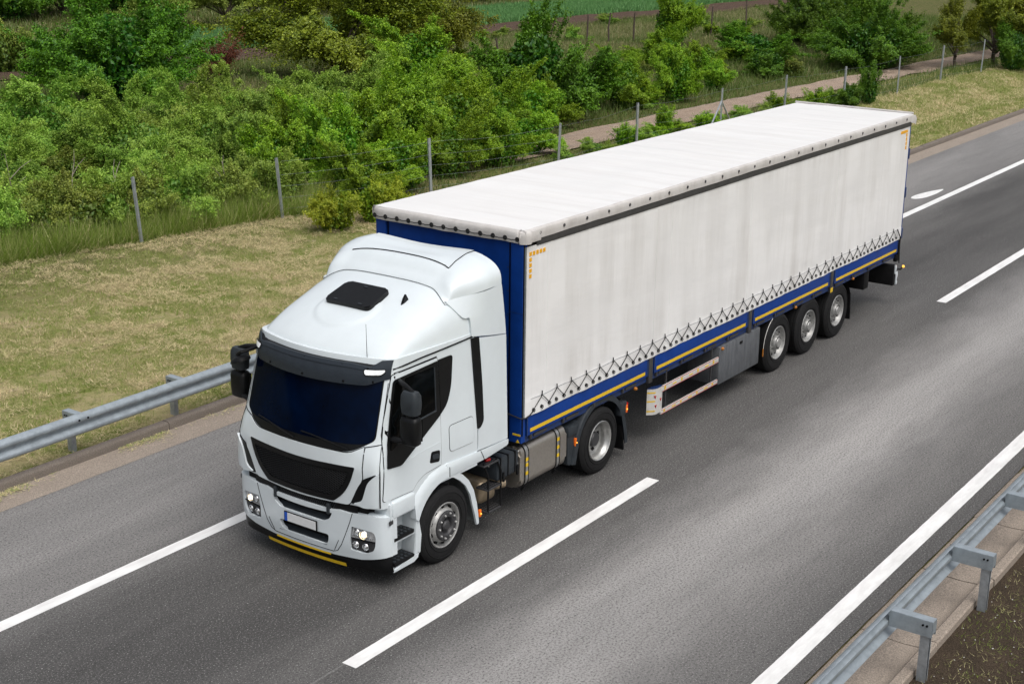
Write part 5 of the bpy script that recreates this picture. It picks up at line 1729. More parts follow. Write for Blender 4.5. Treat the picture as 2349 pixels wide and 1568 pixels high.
# front bulkhead and corner posts
mb = MB(); mb.box(X0 + 0.035, X0 + 0.09, 0.24, 2.33, 1.10, 3.93); fb = mb.done('front_bulkhead', 'blue', TL)
for ya in (0.245, 2.31):
    mb = MB(); mb.box(X0 + 0.026, X0 + 0.04, ya, ya + 0.012, 1.12, 3.85); mb.done('bulkhead_seam', 'seam', fb)
rv = MB()
for z in np.arange(1.25, 3.8, 0.32):
    for ya in (0.285, 2.28): rv.lathe([(0.0, 0.005), (0.010, 0.004), (0.012, 0.0)], (X0 + 0.035, ya, z), 6, 'x', -1)
rv.done('rivets', 'blue2', fb)
for ya, yb in ((0.018, 0.235), (2.335, 2.53)):
    mb = MB(); mb.prism(rpoly([(X0, ya), (X0, yb - 0.02), (X0 + 0.05, yb), (X0 + 0.10, yb), (X0 + 0.10, ya)], 0.012), 'z', 1.095, 3.90); cp = mb.done('corner_post', 'blue', TL, 40)
    if ya < 1:
        mb = MB(); mb.box(X0 - 0.004, X0 + 0.004, 0.03, 0.155, 1.195, 1.222); mb.done('yellow_tape', 'yellow', cp, 0)
        mb = MB(); mb.prism([(0.04, 1.10), (0.10, 1.10), (0.075, 1.145)], 'x', X0 - 0.004, X0 + 0.004); mb.done('yellow_tape', 'yellow', cp, 0)
        mb = MB(); mb.box(X0 - 0.002, X0 + 0.004, 0.02, 0.233, 2.90, 2.905); mb.done('post_weld', 'blue2', cp, 0)
mb = MB(); mb.box(X0 + 0.01, X0 + 0.12, 0.03, 2.52, 1.05, 1.098, 0.01); mb.done('front_sill', 'chassis', TL)
MB().lathe([(0.03, 0), (0.025, 0.015), (0.0, 0.02)], (X0 + 0.008, 0.27, 1.085), 10, 'x', -1).done('front_marker', 'lamp_white', TL)
# rear frame and doors
mb = MB(); mb.box(16.50, X1, 0.012, 2.535, 1.02, 3.95, 0.008); rdoor = mb.done('rear_doors', 'blue', TL, fix=tf)
for z in (1.45, 2.3, 3.1):
    mb = MB(); mb.box(16.57, 16.64, -0.004, 0.10, z, z + 0.22, 0.012); mb.done('door_hinge', 'blue2', rdoor, fix=tf)
mb = MB(); mb.box(16.61, 16.64, 0.03, 0.05, 1.03, 3.8); mb.done('locking_bar', 'wire', rdoor, fix=tf)
# floor, chassis beams
mb = MB(); mb.box(3.12, 16.52, 0.06, 2.49, 1.12, 1.17); mb.done('floor', 'chassis', TL, fix=tf)
mb = MB()
for ya in (0.72, 1.70):
    mb.box(3.3, 5.8, ya, ya + 0.13, 1.04, 1.12); mb.box(5.8, 16.3, ya, ya + 0.13, 0.72, 1.12)
for xa in np.arange(5.2, 16.2, 0.75):
    mb.box(xa, xa + 0.06, 0.10, 2.45, 1.0, 1.12)
mb.done('chassis_beams', 'chassis', TL, 0)
# wheels
for xa in (11.02, 12.32, 13.62):
    wheel(TL, xa, 0.045, 0.535, 0.385, 1, 'trailer')
    wheel(TL, xa, 2.505, 0.535, 0.385, -1, 'trailer')
    MB().tube([(xa, 0.4, 0.523), (xa, 2.15, 0.523)], 0.075, 10).done('axle', 'chassis', TL)
mb = MB(); mb.box(10.6, 14.2, 0.55, 2.0, 0.78, 1.0); mb.done('suspension', 'chassis', TL)
# mudguards
mb = MB()
arc = [(11.02 + 0.60 * math.cos(a), 0.53 + 0.58 * math.sin(a)) for a in np.radians(np.linspace(188, 118, 10))]
mb.grid([[(x, y, z) for x, z in arc] for y in (0.045, 0.43)]); mb.done('trailer_mudguard', 'chassis', TL, 60)
mb = MB(); mb.tube([(x, 0.044, z) for x, z in arc], 0.006, 5); mb.done('mudguard_rim', 'alu', TL)
mb = MB(); mb.box(10.405, 10.425, 0.038, 0.05, 0.42, 0.56); mb.done('orange_reflector', 'amber', TL)
arc = [(13.62 + 0.62 * math.cos(a), 0.53 + 0.60 * math.sin(a)) for a in np.radians(np.linspace(62, 8, 8))] + [(14.27, 0.30)]
mb = MB(); mb.grid([[(x, y, z) for x, z in arc] for y in (0.045, 0.43)]); mb.done('trailer_mudguard', 'chassis', TL, 60)
mb = MB(); mb.prism([(14.20, 0.75), (14.23, 0.75), (14.30, 0.20), (14.27, 0.20)], 'y', 0.05, 0.44); mb.done('mud_flap', 'chassis', TL)
# landing legs
for ya in (0.42, 2.0):
    mb = MB(); mb.box(5.80, 5.93, ya, ya + 0.13, 0.62, 1.12, 0.01); mb.box(5.825, 5.905, ya + 0.025, ya + 0.105, 0.46, 0.64)
    mb.box(5.76, 5.98, ya - 0.04, ya + 0.17, 0.43, 0.47, 0.01)
    mb.done('landing_leg', 'chassis', TL)
mb = MB(); mb.box(5.84, 5.89, 0.2, 0.42, 0.85, 0.89); mb.done('landing_crank', 'chassis', TL)
# side guard of two rails and rounded front panel
gp = [(6.53 + 0.30 * t, 0.018 + (0.10 * (1 - math.sin(min(1, t * 2.2) * math.pi / 2)))) for t in np.linspace(0, 1, 10)]
mb = MB(); mb.grid([[(x, y, z) for x, y in gp] for z in (0.45, 0.66, 0.87)]); gpan = mb.done('guard_panel', 'alu', TL, 60)
mb = MB(); mb.grid([[(x, y, 0.87), (x, y + 0.16, 0.865)] for x, y in gp]) if False else mb.prism([(x, y) for x, y in gp] + [(6.83, 0.06), (6.66, 0.12)], 'z', 0.868, 0.878)
mb.done('guard_panel_cap', 'blue2', TL)
for z0, z1 in ((0.775, 0.865), (0.405, 0.475)):
    mb = MB(); mb.box(6.80, 8.68, 0.014, 0.045, z0, z1, 0.006); gr_ = mb.done('guard_rail', 'alu', TL)
    mb = MB(); mb.box(6.82, 8.67, 0.0115, 0.02, z1 - 0.005, z1 - 0.001); mb.done('red_edge', 'red', gr_, 0)
    mb = MB(); mb.box(6.82, 8.67, 0.0115, 0.02, z0 + 0.001, z0 + 0.005); mb.done('red_edge', 'red', gr_, 0)
    for i in range(7):
        xa = 6.88 + i * 0.265
        mb = MB()
        if i % 2 == 0: mb.box(xa, xa + 0.05, 0.0105, 0.02, z0 + 0.02, z1 - 0.015)
        else: mb.box(xa, xa + 0.12, 0.0105, 0.02, (z0 + z1) / 2 - 0.012, (z0 + z1) / 2 + 0.008)
        mb.done('yellow_mark', 'yellow', gr_, 0)
for i, z in enumerate((0.80, 0.66, 0.50)):
    mb = MB(); mb.box(6.533, 6.66, -0.03, 0.2, z, z + 0.016)
    # short tape strips bent over the panel nose
    me_ = [(x, y - 0.004) for x, y in gp[:4]]
    mb.bm.free()
    mb = MB(); mb.grid([[(x, y, zz) for x, y in me_] for zz in (z, z + 0.022)]); mb.done('yellow_mark', 'yellow', gpan)
for xx, z in ((6.63, 0.74), (6.645, 0.585), (6.78, 0.665)):
    mb = MB(); mb.prism([(xx - 0.024, z + 0.02), (xx + 0.024, z + 0.02), (xx, z - 0.03)], 'y', 0.0105 if xx > 6.7 else interp(xx, [g[0] for g in gp], [g[1] for g in gp]) - 0.008, 0.05)
    mb.done('red_triangle', 'red', gpan, 0)
for xa in (7.0, 8.5):
    MB().tube([(xa, 0.06, 0.42), (xa, 0.06, 1.10)], 0.018, 6).done('guard_hanger', 'hub', TL)
# locker box
mb = MB(); mb.box(8.70, 10.19, 0.015, 0.60, 0.365, 1.02, 0.012); lb = mb.done('pallet_locker', 'locker', TL)
mb = MB(); mb.box(9.42, 9.52, 0.003, 0.02, 0.90, 0.945, 0.006); mb.done('locker_latch', 'chassis', lb)
# lamps along the side
def ball(x, z, lit=False, y=0.03):
    mb = MB(); mb.lathe([(0.0001, 0.035), (0.020, 0.028), (0.028, 0.010), (0.028, -0.01), (0.0001, -0.02)], (x, y, z), 12, 'y', -1)
    mb.done('side_lamp', 'orange_on' if lit else 'amber', TL, 60)
ball(6.02, 1.045); ball(8.78, 0.985, y=0.01); ball(11.62, 1.05); ball(14.22, 1.04); ball(16.68, 0.80, True, -0.06)
MB().tube([(16.45, 0.02, 0.78), (16.62, -0.03, 0.745), (16.68, -0.045, 0.78)], 0.018, 7).done('lamp_arm', 'chassis', TL)
# rear underrun bumper and lamp carrier
mb = MB(); mb.box(16.38, 16.52, 0.02, 2.53, 0.43, 0.86, 0.01); rb_ = mb.done('rear_bumper', 'chassis', TL)
mb = MB(); mb.prism([(16.40, 0.88), (16.47, 0.86), (16.49, 0.79), (16.45, 0.72), (16.47, 0.70), (16.56, 0.71), (16.57, 0.63), (16.53, 0.54), (16.57, 0.49), (16.55, 0.44), (16.50, 0.44), (16.485, 0.66), (16.42, 0.68)], 'y', -0.004, 0.018)
mb.done('bent_bumper_end', 'white_d', rb_, 0)
mb = MB(); mb.box(15.0, 15.25, 0.10, 0.5, 0.62, 1.0, 0.02); mb.done('spare_bracket', 'chassis', TL)
mb = MB(); mb.box(15.2, 16.4, 0.55, 2.0, 0.72, 1.05); mb.done('rear_carrier', 'chassis', TL)

# ------------------------------------------------------------------ vegetation
def quads_from(P, N, T, l, w, tint):
    B = np.cross(N, T)
    B /= np.linalg.norm(B, axis=1, keepdims=True) + 1e-9
    l = l[:, None]; w = w[:, None]
    v = np.empty((len(P), 4, 3))
    v[:, 0] = P - T * l * 0.5
    v[:, 1] = P + B * w * 0.5 + N * w * 0.12
    v[:, 2] = P + T * l * 0.5
    v[:, 3] = P - B * w * 0.5 + N * w * 0.12
    f = np.arange(len(P) * 4).reshape(-1, 4)
    return v.reshape(-1, 3), f, np.repeat(tint, 4)

def unit(a):
    return a / (np.linalg.norm(a, axis=1, keepdims=True) + 1e-9)

def shrub_mesh(name, seed, R, H, nb, ntw, lpt, leaf, mat, arch=0.25, tmin=0.35, twl=0.35, trunk=0.0, theta=2.05, lobes=0.5, droop=0.0, stems=9, stem_r=0.02, stem_mat='bark', fine=1.0, shoots=0.14, lobn=12, lmin=0.58, inner=1):
    lpt = int(lpt * 1.75); leaf = leaf * 0.74
    rg = np.random.default_rng(seed)
    nl = max(8, int(nb / lobn))
    lphi = rg.uniform(0, 2 * np.pi, nl); lth = theta * np.sqrt((np.arange(nl) + rg.uniform(0.1, 0.9, nl)) / nl)
    li = rg.integers(0, nl, nb)
    phi = lphi[li] + rg.normal(0, 0.135, nb) / np.maximum(0.35, np.sin(np.minimum(lth[li], 1.57)))
    th = np.abs(lth[li] + rg.normal(0, 0.115, nb))
    lrad = rg.uniform(lmin, 1.15, nl)
    d = np.stack([np.cos(phi) * np.sin(th), np.sin(phi) * np.sin(th), np.cos(th)], 1)
    lob = 1 - lobes * 0.5 + lobes * vnoise(phi * 1.1 + 3 * seed, th * 2.3, seed, 2)
    r = rg.uniform(0.72, 1.05, nb) * lob * lrad[li]
    shoot = rg.uniform(0, 1, nb) < shoots
    r = np.where(shoot, r * 1.28, r)
    cz = trunk + (H - trunk) * 0.38
    end = np.stack([R * d[:, 0] * r, R * d[:, 1] * r, cz + np.where(d[:, 2] > 0, (H - cz), cz - 0.25 * trunk) * d[:, 2] * r], 1)
    end[:, 2] = np.maximum(end[:, 2], 0.06 * H)
    st = np.stack([rg.normal(0, 0.06 * R, nb), rg.normal(0, 0.06 * R, nb), trunk * rg.uniform(0.6, 1.0, nb) + 0.02], 1)
    if trunk > 0:
        st[:, 0:2] *= 0.3
    ct = st * 0.45 + end * 0.55
    ct[:, 2] += arch * H * rg.uniform(0.5, 1.2, nb)
    t = tmin + (1 - tmin) * rg.uniform(0, 1, (nb, ntw)) ** 0.8
    t_ = t[..., None]
    base = st[:, None] * (1 - t_) ** 2 + 2 * ct[:, None] * t_ * (1 - t_) + end[:, None] * t_ ** 2
    tan = unit((2 * (1 - t_) * (ct - st)[:, None] + 2 * t_ * (end - ct)[:, None]).reshape(-1, 3))
    base = base.reshape(-1, 3)
    nt = len(base)
    out = base.copy(); out[:, 2] -= cz * 0.7
    out = unit(out)
    td = unit(tan * 0.9 + out * 0.5 + rg.normal(0, 0.55, (nt, 3)) + np.array([0, 0, 0.25 - droop]))
    L = twl * rg.uniform(0.5, 1.2, nt) * np.where(np.repeat(shoot, ntw), 0.45, 1.0)
    s = rg.uniform(0, 1, (nt, lpt))
    P = base[:, None] + td[:, None] * (s * L[:, None])[..., None]
    P[..., 2] -= (s ** 2) * L[:, None] * (0.18 + droop)
    P = P.reshape(-1, 3) + rg.normal(0, leaf * 0.55, (nt * lpt, 3))
    P[:, 2] = np.maximum(P[:, 2], 0.02)
    n = len(P)
    N = unit(np.repeat(out, lpt, 0) * 0.5 + np.array([0, 0, 0.55]) + rg.normal(0, 0.6, (n, 3)))
    T = np.repeat(td, lpt, 0) * 0.6 + rg.normal(0, 0.6, (n, 3))
    T = unit(T - N * (T * N).sum(1, keepdims=True))
    sz = leaf * rg.uniform(0.6, 1.3, n)
    tw = np.clip(rg.uniform(0, 1, nt) * 0.7 + np.repeat(rg.uniform(0, 1, nl)[li], ntw) * 0.4 + 0.25 * np.repeat(shoot, ntw), 0, 1)
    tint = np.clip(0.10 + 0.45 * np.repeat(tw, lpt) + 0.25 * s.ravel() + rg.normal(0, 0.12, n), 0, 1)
    # oversized leaves added inside the crown to block light, tinted dark as if shaded
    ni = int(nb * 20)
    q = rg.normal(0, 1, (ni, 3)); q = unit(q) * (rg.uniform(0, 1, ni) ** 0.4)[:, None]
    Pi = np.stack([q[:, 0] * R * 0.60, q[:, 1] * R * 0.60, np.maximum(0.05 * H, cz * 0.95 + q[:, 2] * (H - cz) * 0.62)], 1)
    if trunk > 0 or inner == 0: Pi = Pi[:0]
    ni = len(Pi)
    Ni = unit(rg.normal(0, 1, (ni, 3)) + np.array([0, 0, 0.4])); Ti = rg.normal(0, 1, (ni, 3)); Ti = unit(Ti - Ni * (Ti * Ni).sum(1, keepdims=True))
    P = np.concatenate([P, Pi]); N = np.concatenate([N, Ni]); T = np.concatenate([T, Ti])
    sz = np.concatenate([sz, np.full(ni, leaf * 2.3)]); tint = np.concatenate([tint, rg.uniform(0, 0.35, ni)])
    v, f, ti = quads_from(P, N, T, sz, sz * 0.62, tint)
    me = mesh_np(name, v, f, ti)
    finish(me, mat, 0)
    m = MB()
    if trunk > 0:
        m.tube([(0, 0, -0.15), (0.03 * R, 0.02 * R, trunk * 0.5), (0, 0, trunk * 1.15)], [stem_r * 3.2, stem_r * 2.5, stem_r * 2.0], 9)
    for i in range(min(stems, nb)):
        pts = []
        for q in np.linspace(0, 0.9, 6):
            p = st[i] * (1 - q) ** 2 + 2 * ct[i] * q * (1 - q) + end[i] * q * q
            if q == 0 and trunk == 0: p = p + np.array([0, 0, -0.1])
            pts.append(tuple(p))
        m.tube(pts, [stem_r * (1.15 - 0.95 * q) for q in np.linspace(0, 1, 6)], 6, False)
    bmesh.ops.recalc_face_normals(m.bm, faces=m.bm.faces)
    sm = bpy.data.meshes.new(name + '_stems')
    m.bm.to_mesh(sm); m.bm.free()
    finish(sm, stem_mat, 40)
    return me, sm, R, H

PT = {
    'arch1': shrub_mesh('leaves_arching', 1, 1.9, 2.3, 130, 26, 13, 0.075, 'leaf_light', 0.42, 0.42, 0.42, stems=14, droop=0.1, shoots=0.35),
    'arch2': shrub_mesh('leaves_arching', 2, 1.9, 2.3, 120, 26, 13, 0.075, 'leaf_light', 0.50, 0.42, 0.50, lobes=0.8, stems=14, droop=0.1, shoots=0.35),
    'bright1': shrub_mesh('leaves_bright', 3, 1.7, 2.5, 150, 22, 13, 0.080, 'leaf_bright', 0.20, 0.42, 0.34, lobes=0.7),
    'bright2': shrub_mesh('leaves_bright', 4, 1.7, 2.5, 140, 22, 13, 0.080, 'leaf_bright', 0.30, 0.42, 0.40, lobes=0.9),
    'dark1': shrub_mesh('leaves_dark', 5, 3.1, 4.0, 210, 26, 12, 0.125, 'leaf_dark', 0.12, 0.40, 0.50, lobes=0.4, stems=12, stem_r=0.045, lobn=6, lmin=0.8),
    'dark2': shrub_mesh('leaves_dark', 6, 2.1, 3.6, 170, 24, 12, 0.115, 'leaf_dark', 0.08, 0.35, 0.45, lobes=0.9, stems=12, stem_r=0.04),
    'olive': shrub_mesh('leaves_olive', 7, 3.4, 6.2, 230, 26, 12, 0.135, 'leaf_olive', 0.10, 0.30, 0.75, trunk=0.7, theta=2.3, lobes=0.8, droop=0.45, stems=14, stem_r=0.06),
    'olive2': shrub_mesh('leaves_olive', 8, 1.7, 3.9, 120, 20, 10, 0.105, 'leaf_olive', 0.10, 0.35, 0.50, trunk=0.9, theta=1.9, lobes=0.9, stems=14, stem_r=0.035),
    'small': shrub_mesh('leaves_small_tree', 9, 1.5, 3.1, 110, 22, 11, 0.11, 'leaf_bright', 0.10, 0.35, 0.42, theta=1.5, lobes=0.8, stems=12, stem_r=0.03),
    'orchard': shrub_mesh('leaves_orchard', 10, 2.4, 3.6, 120, 18, 10, 0.14, 'leaf_dull', 0.12, 0.45, 0.55, trunk=0.85, theta=1.7, lobes=0.8, stems=12, stem_r=0.05),
    'scrub1': shrub_mesh('leaves_scrub', 11, 1.1, 1.25, 110, 16, 11, 0.070, 'leaf_dull', 0.20, 0.2, 0.30, lobes=0.8, theta=1.6, stems=10, stem_r=0.010, stem_mat='deadwood'),
    'scrub2': shrub_mesh('leaves_scrub', 12, 1.1, 1.25, 110, 16, 11, 0.070, 'leaf_light', 0.25, 0.2, 0.34, lobes=0.9, theta=1.6, stems=10, stem_r=0.010),
    'yellow': shrub_mesh('leaves_yellow', 13, 0.9, 1.2, 80, 16, 12, 0.060, 'leaf_yellow', 0.10, 0.25, 0.30, lobes=0.9, theta=1.4, stems=10, stem_r=0.010),
    'dead': shrub_mesh('leaves_dead', 14, 1.0, 1.9, 70, 10, 6, 0.065, 'leaf_red', 0.0, 0.25, 0.40, lobes=0.6, theta=1.1, stems=30, stem_r=0.014, inner=0),
    'tuft': shrub_mesh('leaves_sprig', 15, 0.55, 1.1, 34, 12, 11, 0.065, 'leaf_bright', 0.05, 0.2, 0.28, lobes=0.9, theta=1.1, stems=8, stem_r=0.010),
}
rv_ = random.Random(77)

def plant(name, proto, x, y, H, W, label, cat='bush', group=None, mat=None, rz=None, sink=0.05):
    fm, sm, R0, H0 = PT[proto]
    s = W / (2 * R0)
    o = thing(name, (x, y, float(gz(x, y)) - sink), label, cat, group)
    o.rotation_euler = (rv_.uniform(-0.05, 0.05), rv_.uniform(-0.05, 0.05), rv_.uniform(0, 6.28) if rz is None else rz)
    o.scale = (s, s * rv_.uniform(0.9, 1.1), H / H0)
    a = bpy.data.objects.new('crown' if cat == 'tree' else 'foliage', fm); col.objects.link(a); a.parent = o
    b = bpy.data.objects.new('trunk' if cat == 'tree' else 'stems', sm); col.objects.link(b); b.parent = o
    if mat:
        a.material_slots[0].link = 'OBJECT'; a.material_slots[0].material = MT[mat]
    return o

plant('meadow_bush', 'bright1', 47.6, 21.4, 2.0, 2.8, 'rounded fresh green bush in the meadow between the track shrubs')
plant('meadow_bush', 'dark2', 50.6, 19.6, 1.7, 2.6, 'low dark bush near the track before the large rounded one')
plant('meadow_bush', 'bright2', 49.4, 24.6, 2.1, 3.2, 'light green bush in the meadow before the wooden stakes')
plant('meadow_bush', 'dark1', 62.5, 20.6, 3.0, 4.6, 'dark spreading bush behind the upright bush by the track')
plant('meadow_bush', 'bright1', 37.6, 19.4, 2.0, 2.8, 'bright bush at the foot of the tall dark upright bush')
# single, recognisable bushes and trees
plant('round_bush', 'dark1', 25.9, 35.8, 4.6, 7.0, 'very large round dark green bush standing over the light shrubs at the meadow edge')
plant('grey_shrub', 'scrub1', 29.4, 47.3, 2.5, 3.4, 'dull grey-green shrub behind the very large round dark bush')
plant('light_bush', 'arch1', 16.9, 28.8, 2.7, 4.2, 'wide pale green bush below the very large round dark bush')
plant('light_bush', 'arch2', 19.4, 27.6, 1.9, 2.8, 'small pale green bush leaning on the wide pale one', mat='leaf_light')
plant('drooping_tree', 'olive', 37.5, 34.4, 6.8, 8.6, 'big olive-green drooping tree with dark hanging branches at the meadow edge', 'tree')
plant('drooping_tree', 'olive', 44.2, 35.6, 6.2, 6.6, 'yellow-olive tree hanging beside the big drooping one', 'tree', mat='leaf_olive')
plant('meadow_bush', 'bright2', 37.4, 29.8, 3.0, 4.8, 'bright green bush beneath the drooping olive trees')
plant('tall_bush', 'dark2', 33.0, 20.6, 4.3, 4.2, 'tall dark green bush with upright shoots behind the trailer roof')
plant('tall_bush', 'dark2', 35.6, 20.6, 2.6, 3.8, 'lower dark green bush growing against the tall upright one')
plant('small_tree', 'small', 59.0, 29.5, 3.4, 3.2, 'small upright green tree among the wooden stakes', 'tree')
plant('track_shrub', 'bright1', 40.3, 18.8, 2.7, 2.5, 'fresh green shrub with a dark stem beside the dirt track')
plant('track_shrub', 'bright2', 41.3, 21.8, 1.8, 2.1, 'small light shrub between the tall dark bush and the track')
plant('track_shrub', 'small', 44.6, 19.2, 1.6, 1.6, 'short leafy shrub with bare lower stems in pale grass')
plant('meadow_bush', 'dark2', 55.3, 22.9, 2.0, 4.2, 'broad dark bush in the grass below the wooden stakes')
plant('meadow_bush', 'dark1', 65.3, 24.4, 3.8, 5.0, 'dense dark green bush behind the large bush by the track')
plant('meadow_bush', 'dark2', 71.5, 24.5, 3.4, 4.8, 'dark green bush far behind along the track')
plant('track_bush', 'dark1', 56.7, 17.0, 3.1, 5.6, 'large rounded dark green bush right beside the dirt track')
plant('track_bush', 'dark2', 59.3, 17.6, 3.7, 3.6, 'upright dark bush joined to the large rounded one by the track')
plant('olive_tree', 'olive2', 60.2, 14.0, 3.6, 3.0, 'thin olive-yellow tree with bare trunk beside the end of the track', 'tree')
plant('olive_tree', 'olive2', 62.9, 12.9, 4.0, 4.0, 'wider olive-yellow tree on the fence line', 'tree')
plant('olive_tree', 'olive2', 66.5, 13.4, 4.6, 4.8, 'olive-yellow tree furthest along the fence line', 'tree')
plant('corner_bush', 'dark2', 61.0, 11.4, 2.6, 2.2, 'dark bush at the foot of the olive-yellow trees on the verge')
plant('corner_bush', 'dark1', 72.0, 13.0, 4.6, 7.0, 'dark mass of bush closing the far end of the verge')
plant('fence_shrub', 'tuft', 45.0, 12.3, 1.75, 1.3, 'upright leafy shrub growing through the wire fence', mat='leaf_dark')
plant('fence_shrub', 'bright1', 43.6, 12.5, 1.1, 1.5, 'low leafy shrub at the foot of the wire fence', mat='leaf_dark')
plant('dead_bush', 'dead', 31.4, 36.4, 2.4, 2.9, 'reddish brown withered bush in front of the green crop')
plant('yellow_bush', 'yellow', 14.6, 13.9, 1.2, 1.5, 'small yellow-green bush at the edge of the mown grass')
plant('yellow_bush', 'yellow', 15.9, 13.7, 1.35, 1.5, 'second yellow-green bush at the edge of the mown grass, beside the trailer')
plant('track_sprig', 'tuft', 32.3, 14.6, 1.15, 1.0, 'single leafy sprig standing beside the braced fence post')
plant('twig_tree', 'tuft', 23.1, 24.2, 1.6, 1.1, 'spindly sapling poking out of the thicket')
for i, (x, y, h, w) in enumerate([(46.3, 56.6, 3.2, 4.0), (49.2, 58.2, 3.5, 4.4), (52.0, 57.0, 3.3, 4.8), (54.8, 57.6, 3.2, 3.6), (59.0, 58.5, 3.6, 4.8)]):
    plant('orchard_tree', 'orchard', x, y, h, w, 'grey-green orchard tree with a dark trunk behind the crop field', 'tree', 'orchard trees behind the crop')
for i, (x, y, h, w) in enumerate([(45.0, 69.0, 5.5, 7.0), (49.5, 69.5, 6.0, 7.0), (54.0, 68.5, 5.5, 6.5), (58.5, 70, 6.5, 8.0), (64, 66, 5.5, 7), (70, 64, 5.0, 6)]):
    plant('wood_tree', 'dark1' if i % 2 == 0 else 'olive', x, y, h, w, 'dark tree of the shady wood far beyond the crop field', 'tree', 'trees of the far wood', mat='leaf_dark')
for i, (x, y, h, w) in enumerate([(62.5, 57.5, 4.4, 4.6), (78.5, 57, 4.6, 4.5), (66, 55.5, 3.8, 4.0)]):
    plant('field_tree', 'olive', x, y, h, w, 'olive tree standing behind the crop strip beyond the drooping trees', 'tree', 'olive trees behind the crop strip')

# the roadside thicket: look-alike bushes
TH = [
    # x, y, H, W, proto
    (12.8, 24.6, 2.2, 3.2, 'arch1'), (15.6, 22.4, 2.5, 3.8, 'arch2'), (17.4, 20.8, 2.5, 3.6, 'arch1'), (18.8, 23.6, 2.5, 3.8, 'arch2'),
    (21.2, 22.4, 2.5, 3.6, 'arch1'), (24.0, 22.0, 2.4, 3.8, 'arch2'), (26.8, 22.6, 2.2, 3.4, 'arch1'), (22.6, 26.0, 2.2, 3.6, 'arch2'), (27.2, 26.2, 2.0, 3.4, 'arch1'), (30.2, 24.6, 2.0, 3.2, 'arch2'), (33.0, 24.4, 1.9, 3.0, 'bright1'),
    (16.9, 18.0, 2.5, 3.0, 'bright1'), (18.6, 17.6, 2.7, 3.0, 'bright2'), (20.6, 18.4, 3.0, 3.4, 'bright1'), (22.8, 18.0, 3.0, 3.4, 'bright2'),
    (25.0, 18.0, 2.7, 3.2, 'bright1'), (27.3, 18.4, 2.5, 3.2, 'bright2'), (29.4, 18.2, 2.2, 3.0, 'bright1'), (31.0, 19.0, 2.0, 2.6, 'bright2'), (29.6, 21.6, 2.3, 3.2, 'bright1'),
    (19.4, 20.4, 2.5, 3.0, 'bright2'), (24.4, 20.0, 2.8, 3.2, 'bright2'), (26.6, 16.4, 1.6, 2.4, 'bright2'), (24.2, 15.9, 1.9, 2.6, 'bright1'), (21.8, 16.0, 2.0, 2.6, 'bright2'), (19.6, 15.9, 1.9, 2.6, 'bright1'), (17.6, 15.9, 1.7, 2.4, 'bright2'),
    (10.0, 25.2, 1.8, 2.8, 'arch2'), (14.2, 20.4, 1.9, 3.0, 'arch1'), (11.0, 22.4, 1.9, 3.0, 'arch2'), (8.2, 23.8, 1.9, 3.0, 'arch1'), (20.4, 25.4, 2.2, 3.4, 'arch2'), (16.4, 25.6, 2.2, 3.4, 'arch1'), (12.2, 27.0, 2.2, 3.4, 'arch2'), (24.8, 24.2, 2.4, 3.6, 'arch1'), (7.4, 27.5, 2.0, 3.2, 'arch1'), (13.6, 28.4, 2.2, 3.2, 'arch1'),
]
for x, y, h, w, pr in TH:
    if pr.startswith('arch'):
        plant('thicket_bush', pr, x, y, h, w, 'pale green bush with long arching sprays in the roadside thicket', 'bush', 'pale arching bushes of the thicket')
    else:
        plant('thicket_bush', pr, x, y, h, w, 'bright green leafy bush in the dense thicket behind the wire fence', 'bush', 'bright leafy bushes of the thicket')
# brambles smothering the fence on the left
for i in range(34):
    t = i / 33
    x = lerp(3.5, 16.2, t) + rv_.uniform(-0.3, 0.3)
    y = np.interp(x, [p[0] for p in FP], [p[1] for p in FP]) + (1.25 if i % 2 == 0 else 2.3) + rv_.uniform(-0.25, 0.3)
    plant('bramble', 'scrub1' if i % 3 else 'scrub2', x, float(y), rv_.uniform(1.05, 1.6), rv_.uniform(1.7, 2.5), 'tangled dull green bramble mound smothering the wire fence', 'bramble', 'brambles on the wire fence')
for i in range(22):
    x = rv_.uniform(3, 16); y = rv_.uniform(19.5, 24.0) - 0.0 * x
    plant('rough_scrub', 'scrub2' if i % 2 else 'scrub1', x, y, rv_.uniform(1.0, 1.6), rv_.uniform(1.8, 2.8), 'low scrub growing in the hollow behind the brambles', 'scrub', 'low scrub behind the brambles')
for i in range(70):
    x = rv_.uniform(28, 75); y = rv_.uniform(18.2, 42) 
    if x < 41 and y > 28: continue
    s = rv_.uniform(0.5, 1.0) * (1.25 if y < 24 else 0.9)
    plant('meadow_scrub', rv_.choice(['scrub1', 'scrub2', 'tuft', 'scrub1']), x, y, s * rv_.uniform(0.7, 1.1), s * rv_.uniform(1.4, 2.4), 'low scrub clump in the rough grass beyond the dirt track', 'scrub', 'scrub clumps in the rough meadow')
for i in range(16):
    x = 26 + i * 1.15 + rv_.uniform(-0.4, 0.4)
    plant('fence_weed', rv_.choice(['tuft', 'scrub2', 'scrub2']), x, float(np.interp(x, [p[0] for p in FP], [p[1] for p in FP])) + rv_.uniform(0.1, 1.0), rv_.uniform(0.5, 0.9), rv_.uniform(0.8, 1.5), 'leafy weed clump along the foot of the wire fence', 'weed', 'weeds along the wire fence')
